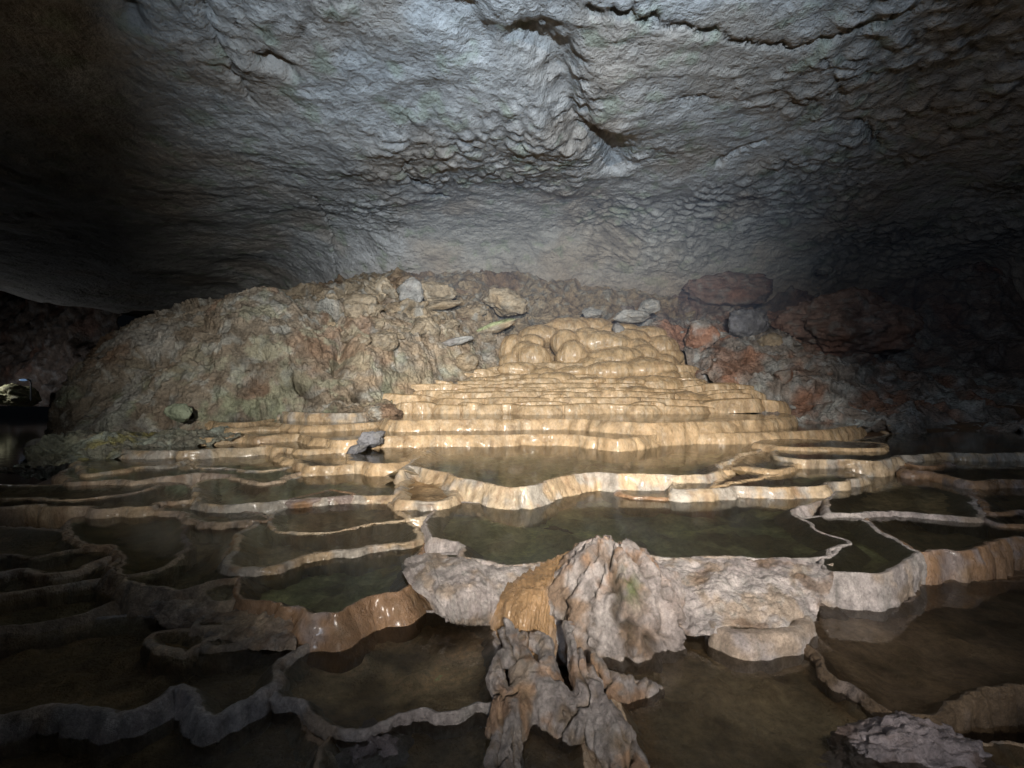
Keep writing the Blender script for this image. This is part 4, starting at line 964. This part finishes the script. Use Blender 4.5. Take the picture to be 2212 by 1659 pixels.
# twisted root-like columns of crusted flowstone in the near foreground
def roots():
    tubes = [
        [(1092, 1350, .15, .06), (1112, 1400, .12, .085), (1145, 1455, .09, .11), (1190, 1500, .06, .125), (1250, 1545, .03, .12), (1315, 1595, .0, .125), (1360, 1650, -.03, .13), (1400, 1780, -.06, .14)],
        [(1228, 1345, .16, .04), (1238, 1390, .14, .055), (1258, 1440, .11, .08), (1280, 1490, .08, .10), (1305, 1540, .05, .115), (1345, 1600, .02, .12)],
        [(1145, 1455, .08, .10), (1120, 1515, .05, .10), (1100, 1575, .02, .10), (1085, 1650, -.01, .105), (1050, 1780, -.05, .11)],
        [(1082, 1405, .12, .035), (1072, 1450, .09, .05), (1082, 1505, .06, .06), (1068, 1545, .03, .06), (1068, 1600, .0, .06)],
        [(1285, 1425, .06, .06), (1325, 1470, .03, .075), (1375, 1480, -.01, .07), (1430, 1490, -.06, .04)],
        [(1120, 1370, .12, .06), (1160, 1372, .14, .055), (1185, 1400, .12, .05), (1185, 1450, .09, .08)]]
    V = []; F = []; n = 0
    sv, sf = ICO[4]
    for tb in tubes:
        c = np.array([[*on_level(a, b, z), r] for a, b, z, r in tb])
        c[:, 2] -= c[:, 3] * .5; c[:, 1] += c[:, 3] * .3
        cc = crom(c, len(c) * 6)
        for x, y, z, r in cc:
            r *= .78
            V.append(np.array([x, y, z - r * .35]) + sv * np.array([r, r, r * 1.35])); F.append(sf + n); n += len(sv)
    tmp = build('roots_source', np.vstack(V), np.vstack(F), M['crust'])
    md = tmp.modifiers.new('r', 'REMESH'); md.mode = 'VOXEL'; md.voxel_size = .009
    dg = bpy.context.evaluated_depsgraph_get(); ev = tmp.evaluated_get(dg).to_mesh()
    m = len(ev.vertices); co = np.zeros(m * 3, np.float32); ev.vertices.foreach_get('co', co); co = co.reshape(-1, 3).astype(float)
    no = np.zeros(m * 3, np.float32); ev.vertices.foreach_get('normal', no); no = no.reshape(-1, 3)
    fc = np.array([list(p.vertices) for p in ev.polygons if len(p.vertices) == 4])
    bpy.data.objects.remove(tmp)
    w = co + np.stack([fbm(co * 4, 2), fbm(co * 4 + 7, 2), fbm(co * 4 + 17, 2)], 1) * .05
    d = (ridged(w * [11, 2.6, 3.4], 4) - .55) * .036 + fbm(co * 8, 3) * .014 + fbm(co * 38, 3) * .004
    d -= .04 * np.exp(-(fbm(w * [6, 1.6, 2] + 5, 3) / .06) ** 2)
    co = co + no * d[:, None]
    c = flow_color(co * 1.7, 'white') * .72
    c = mix(c, ORANGE * .8, sstep(.52, .72, fbm(co * 5 + 3, 4) * .5 + .5) * .8)
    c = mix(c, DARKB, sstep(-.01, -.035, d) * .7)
    o = build('flowstone_column', co, fc, M['crust'], None, c, origin=co.mean(0))
    tag(o, 'twisted root-like columns of grey and orange crusted flowstone in the near foreground', 'flowstone column')
roots()
boulder('flowstone_hump', 'purple-white crusted hump at the bottom right corner', (1.72, 2.02, -.19), (.40, .20, .20), (np.array([.23, .19, .195]), np.array([.30, .265, .275]), np.array([.14, .10, .085]), np.array([.19, .165, .17])), 41, sub=6, amp=.25, facet=.1, scale=1.6, mat='crust', cat='flowstone hump')
boulder('flowstone_hump', 'low purple-white crusted foot under the forked rim at near left', (-.62, 2.05, -.22), (.20, .22, .18), (np.array([.23, .19, .195]), np.array([.30, .265, .275]), np.array([.14, .10, .085]), np.array([.19, .165, .17])), 42, sub=5, amp=.3, facet=.1, scale=1.6, mat='crust', cat='flowstone hump')

# ------------------------------------------------------------------ far left: lit bush of pale rock, lamp post
def far_left():
    pal = (np.array([.40, .36, .2]), np.array([.5, .46, .28]), np.array([.32, .34, .18]), np.array([.3, .28, .2]))
    c = at_depth(40, 855, 27)
    boulder('boulder', 'pale yellow-green lit boulder far off across the dark water at the left edge', c, (1.3, 1.0, .72), pal, 51, sub=5, amp=.3)
    rock_sheet('rock_wall', 'faint lit wall far off behind the dark water at the left edge', 'rock wall',
               rows_px([[(-500, 905, 30), (-50, 880, 30), (60, 878, 29.5), (150, 876, 29), (260, 876, 28.5)], [(-500, 760, 31), (-50, 760, 31), (60, 765, 30.5), (150, 780, 30), (260, 790, 29)], [(-500, 600, 33), (-50, 600, 33), (60, 600, 33), (150, 600, 32), (260, 600, 31)], [(-500, 420, 34), (-50, 420, 34), (60, 420, 34), (150, 420, 33), (260, 420, 32)]]),
               90, 160, .4, .8, DARKPAL, 61)
    p = at_depth(67, 842, 25.5)
    r = thing('lamp_post', 'slim lamp post with a bluish lamp head far off at the left edge', 'lamp post', (p[0], p[1], p[2]))
    def tube(pts, rad, nseg=10):
        pts = np.array(pts, float); V = []
        for i, q in enumerate(pts):
            t = pts[min(i + 1, len(pts) - 1)] - pts[max(i - 1, 0)]; t /= np.linalg.norm(t)
            a = np.cross(t, [0, 1, .01]); a /= np.linalg.norm(a); b = np.cross(t, a)
            for k in range(nseg): V.append(q + (a * math.cos(2 * math.pi * k / nseg) + b * math.sin(2 * math.pi * k / nseg)) * rad)
        return np.array(V), grid_faces(len(pts), nseg, True)
    met = bpy.data.materials.new('lamp_metal'); met.use_nodes = True
    met.node_tree.nodes['Principled BSDF'].inputs['Base Color'].default_value = (.5, .55, .6, 1)
    V, F = tube([(p[0], p[1], p[2] - .6), (p[0], p[1], p[2] + .35), (p[0] - .03, p[1], p[2] + .5), (p[0] - .15, p[1], p[2] + .56), (p[0] - .3, p[1], p[2] + .56)], .035)
    build('pole', V, F, met, r)
    glow = bpy.data.materials.new('lamp_glow'); glow.use_nodes = True
    b = glow.node_tree.nodes['Principled BSDF']; b.inputs['Emission Color'].default_value = (.35, .6, 1, 1); b.inputs['Emission Strength'].default_value = .25
    v, f = ICO[4]
    build('lamp_head', v * [.22, .1, .06] + [p[0] - .42, p[1], p[2] + .54], f, glow, r)
    ld = bpy.data.lights.new('far_lamp', 'POINT'); ld.energy = 120; ld.color = (.95, .97, 1); ld.shadow_soft_size = .3
    lo = bpy.data.objects.new('far_lamp', ld); COL.objects.link(lo); lo.location = at_depth(-60, 815, 25.6)
far_left()

# ------------------------------------------------------------------ light: the cavers' torches beside the camera, and an added fill spot
def spot(name, loc, target, energy, angle, blend, color, size=.05):
    ld = bpy.data.lights.new(name, 'SPOT'); ld.energy = energy; ld.spot_size = math.radians(angle); ld.spot_blend = blend; ld.color = color; ld.shadow_soft_size = size
    o = bpy.data.objects.new(name, ld); COL.objects.link(o); o.location = loc
    o.rotation_euler = (Vector(target) - Vector(loc)).to_track_quat('-Z', 'Y').to_euler()
    return o
spot('torch_beam', (.4, -5.0, 3.9), (1.3, 12.0, 2.1), 14000, 53, 1.0, (1.0, .90, .77), .10)
spot('torch_bank', (.2, -5.0, 3.2), (-5.2, 11.5, 3.1), 8000, 38, 1.0, (1.0, .95, .86), .10)
spot('torch_flood', (2.0, -.5, 3.5), (1.0, 4.3, .2), 165, 58, 1.0, (1.0, .96, .94), .08)
spot('torch_ceiling', (.2, -3.0, 2.2), (.3, 11.5, 7.9), 11000, 66, 1.0, (.68, .83, 1.0), .12)
spot('back_right_fill', (-.5, -6.0, 3.6), (5.0, 14.0, 6.2), 1500, 86, 1.0, (.72, .83, 1.0), .12)  # unseen wide fill added behind the camera to lift the dim back right

def mist():
    m, nt, out = base_nodes('cave_mist')
    v = N(nt, 'ShaderNodeVolumeScatter', Density=.045); v.inputs['Color'].default_value = (.52, .66, 1, 1)
    nt.links.new(v.outputs[0], out.inputs['Volume'])
    x0, x1, y0, y1, z0, z1 = -3.5, 17, 14.5, 25, 1.0, 9.5
    V = [(x, y, z) for z in (z0, z1) for y in (y0, y1) for x in (x0, x1)]
    F = np.array([[0, 2, 3, 1], [4, 5, 7, 6], [0, 1, 5, 4], [2, 6, 7, 3], [0, 4, 6, 2], [1, 3, 7, 5]])
    o = build('mist', V, F, m, smooth=False); tag(o, 'thin bluish mist hanging in front of the back wall at right', 'mist', kind='stuff')
mist()

w = bpy.data.worlds.new('World'); scene.world = w; w.use_nodes = True
bg = w.node_tree.nodes['Background']; bg.inputs['Color'].default_value = (.6, .75, 1, 1); bg.inputs['Strength'].default_value = .002

cam = bpy.data.cameras.new('camera'); co = bpy.data.objects.new('camera', cam); COL.objects.link(co)
cam.sensor_width = 36; cam.lens = 18 / T; cam.clip_start = .05; cam.clip_end = 300
co.location = (0, 0, CZ); co.rotation_euler = (math.radians(90), 0, 0)
scene.camera = co
scene.view_settings.view_transform = 'Standard'; scene.view_settings.look = 'None'; scene.view_settings.exposure = 0
scene.cycles.use_denoising = True
scene.cycles.max_bounces = 6; scene.cycles.transparent_max_bounces = 12
scene.cycles.sample_clamp_indirect = 4
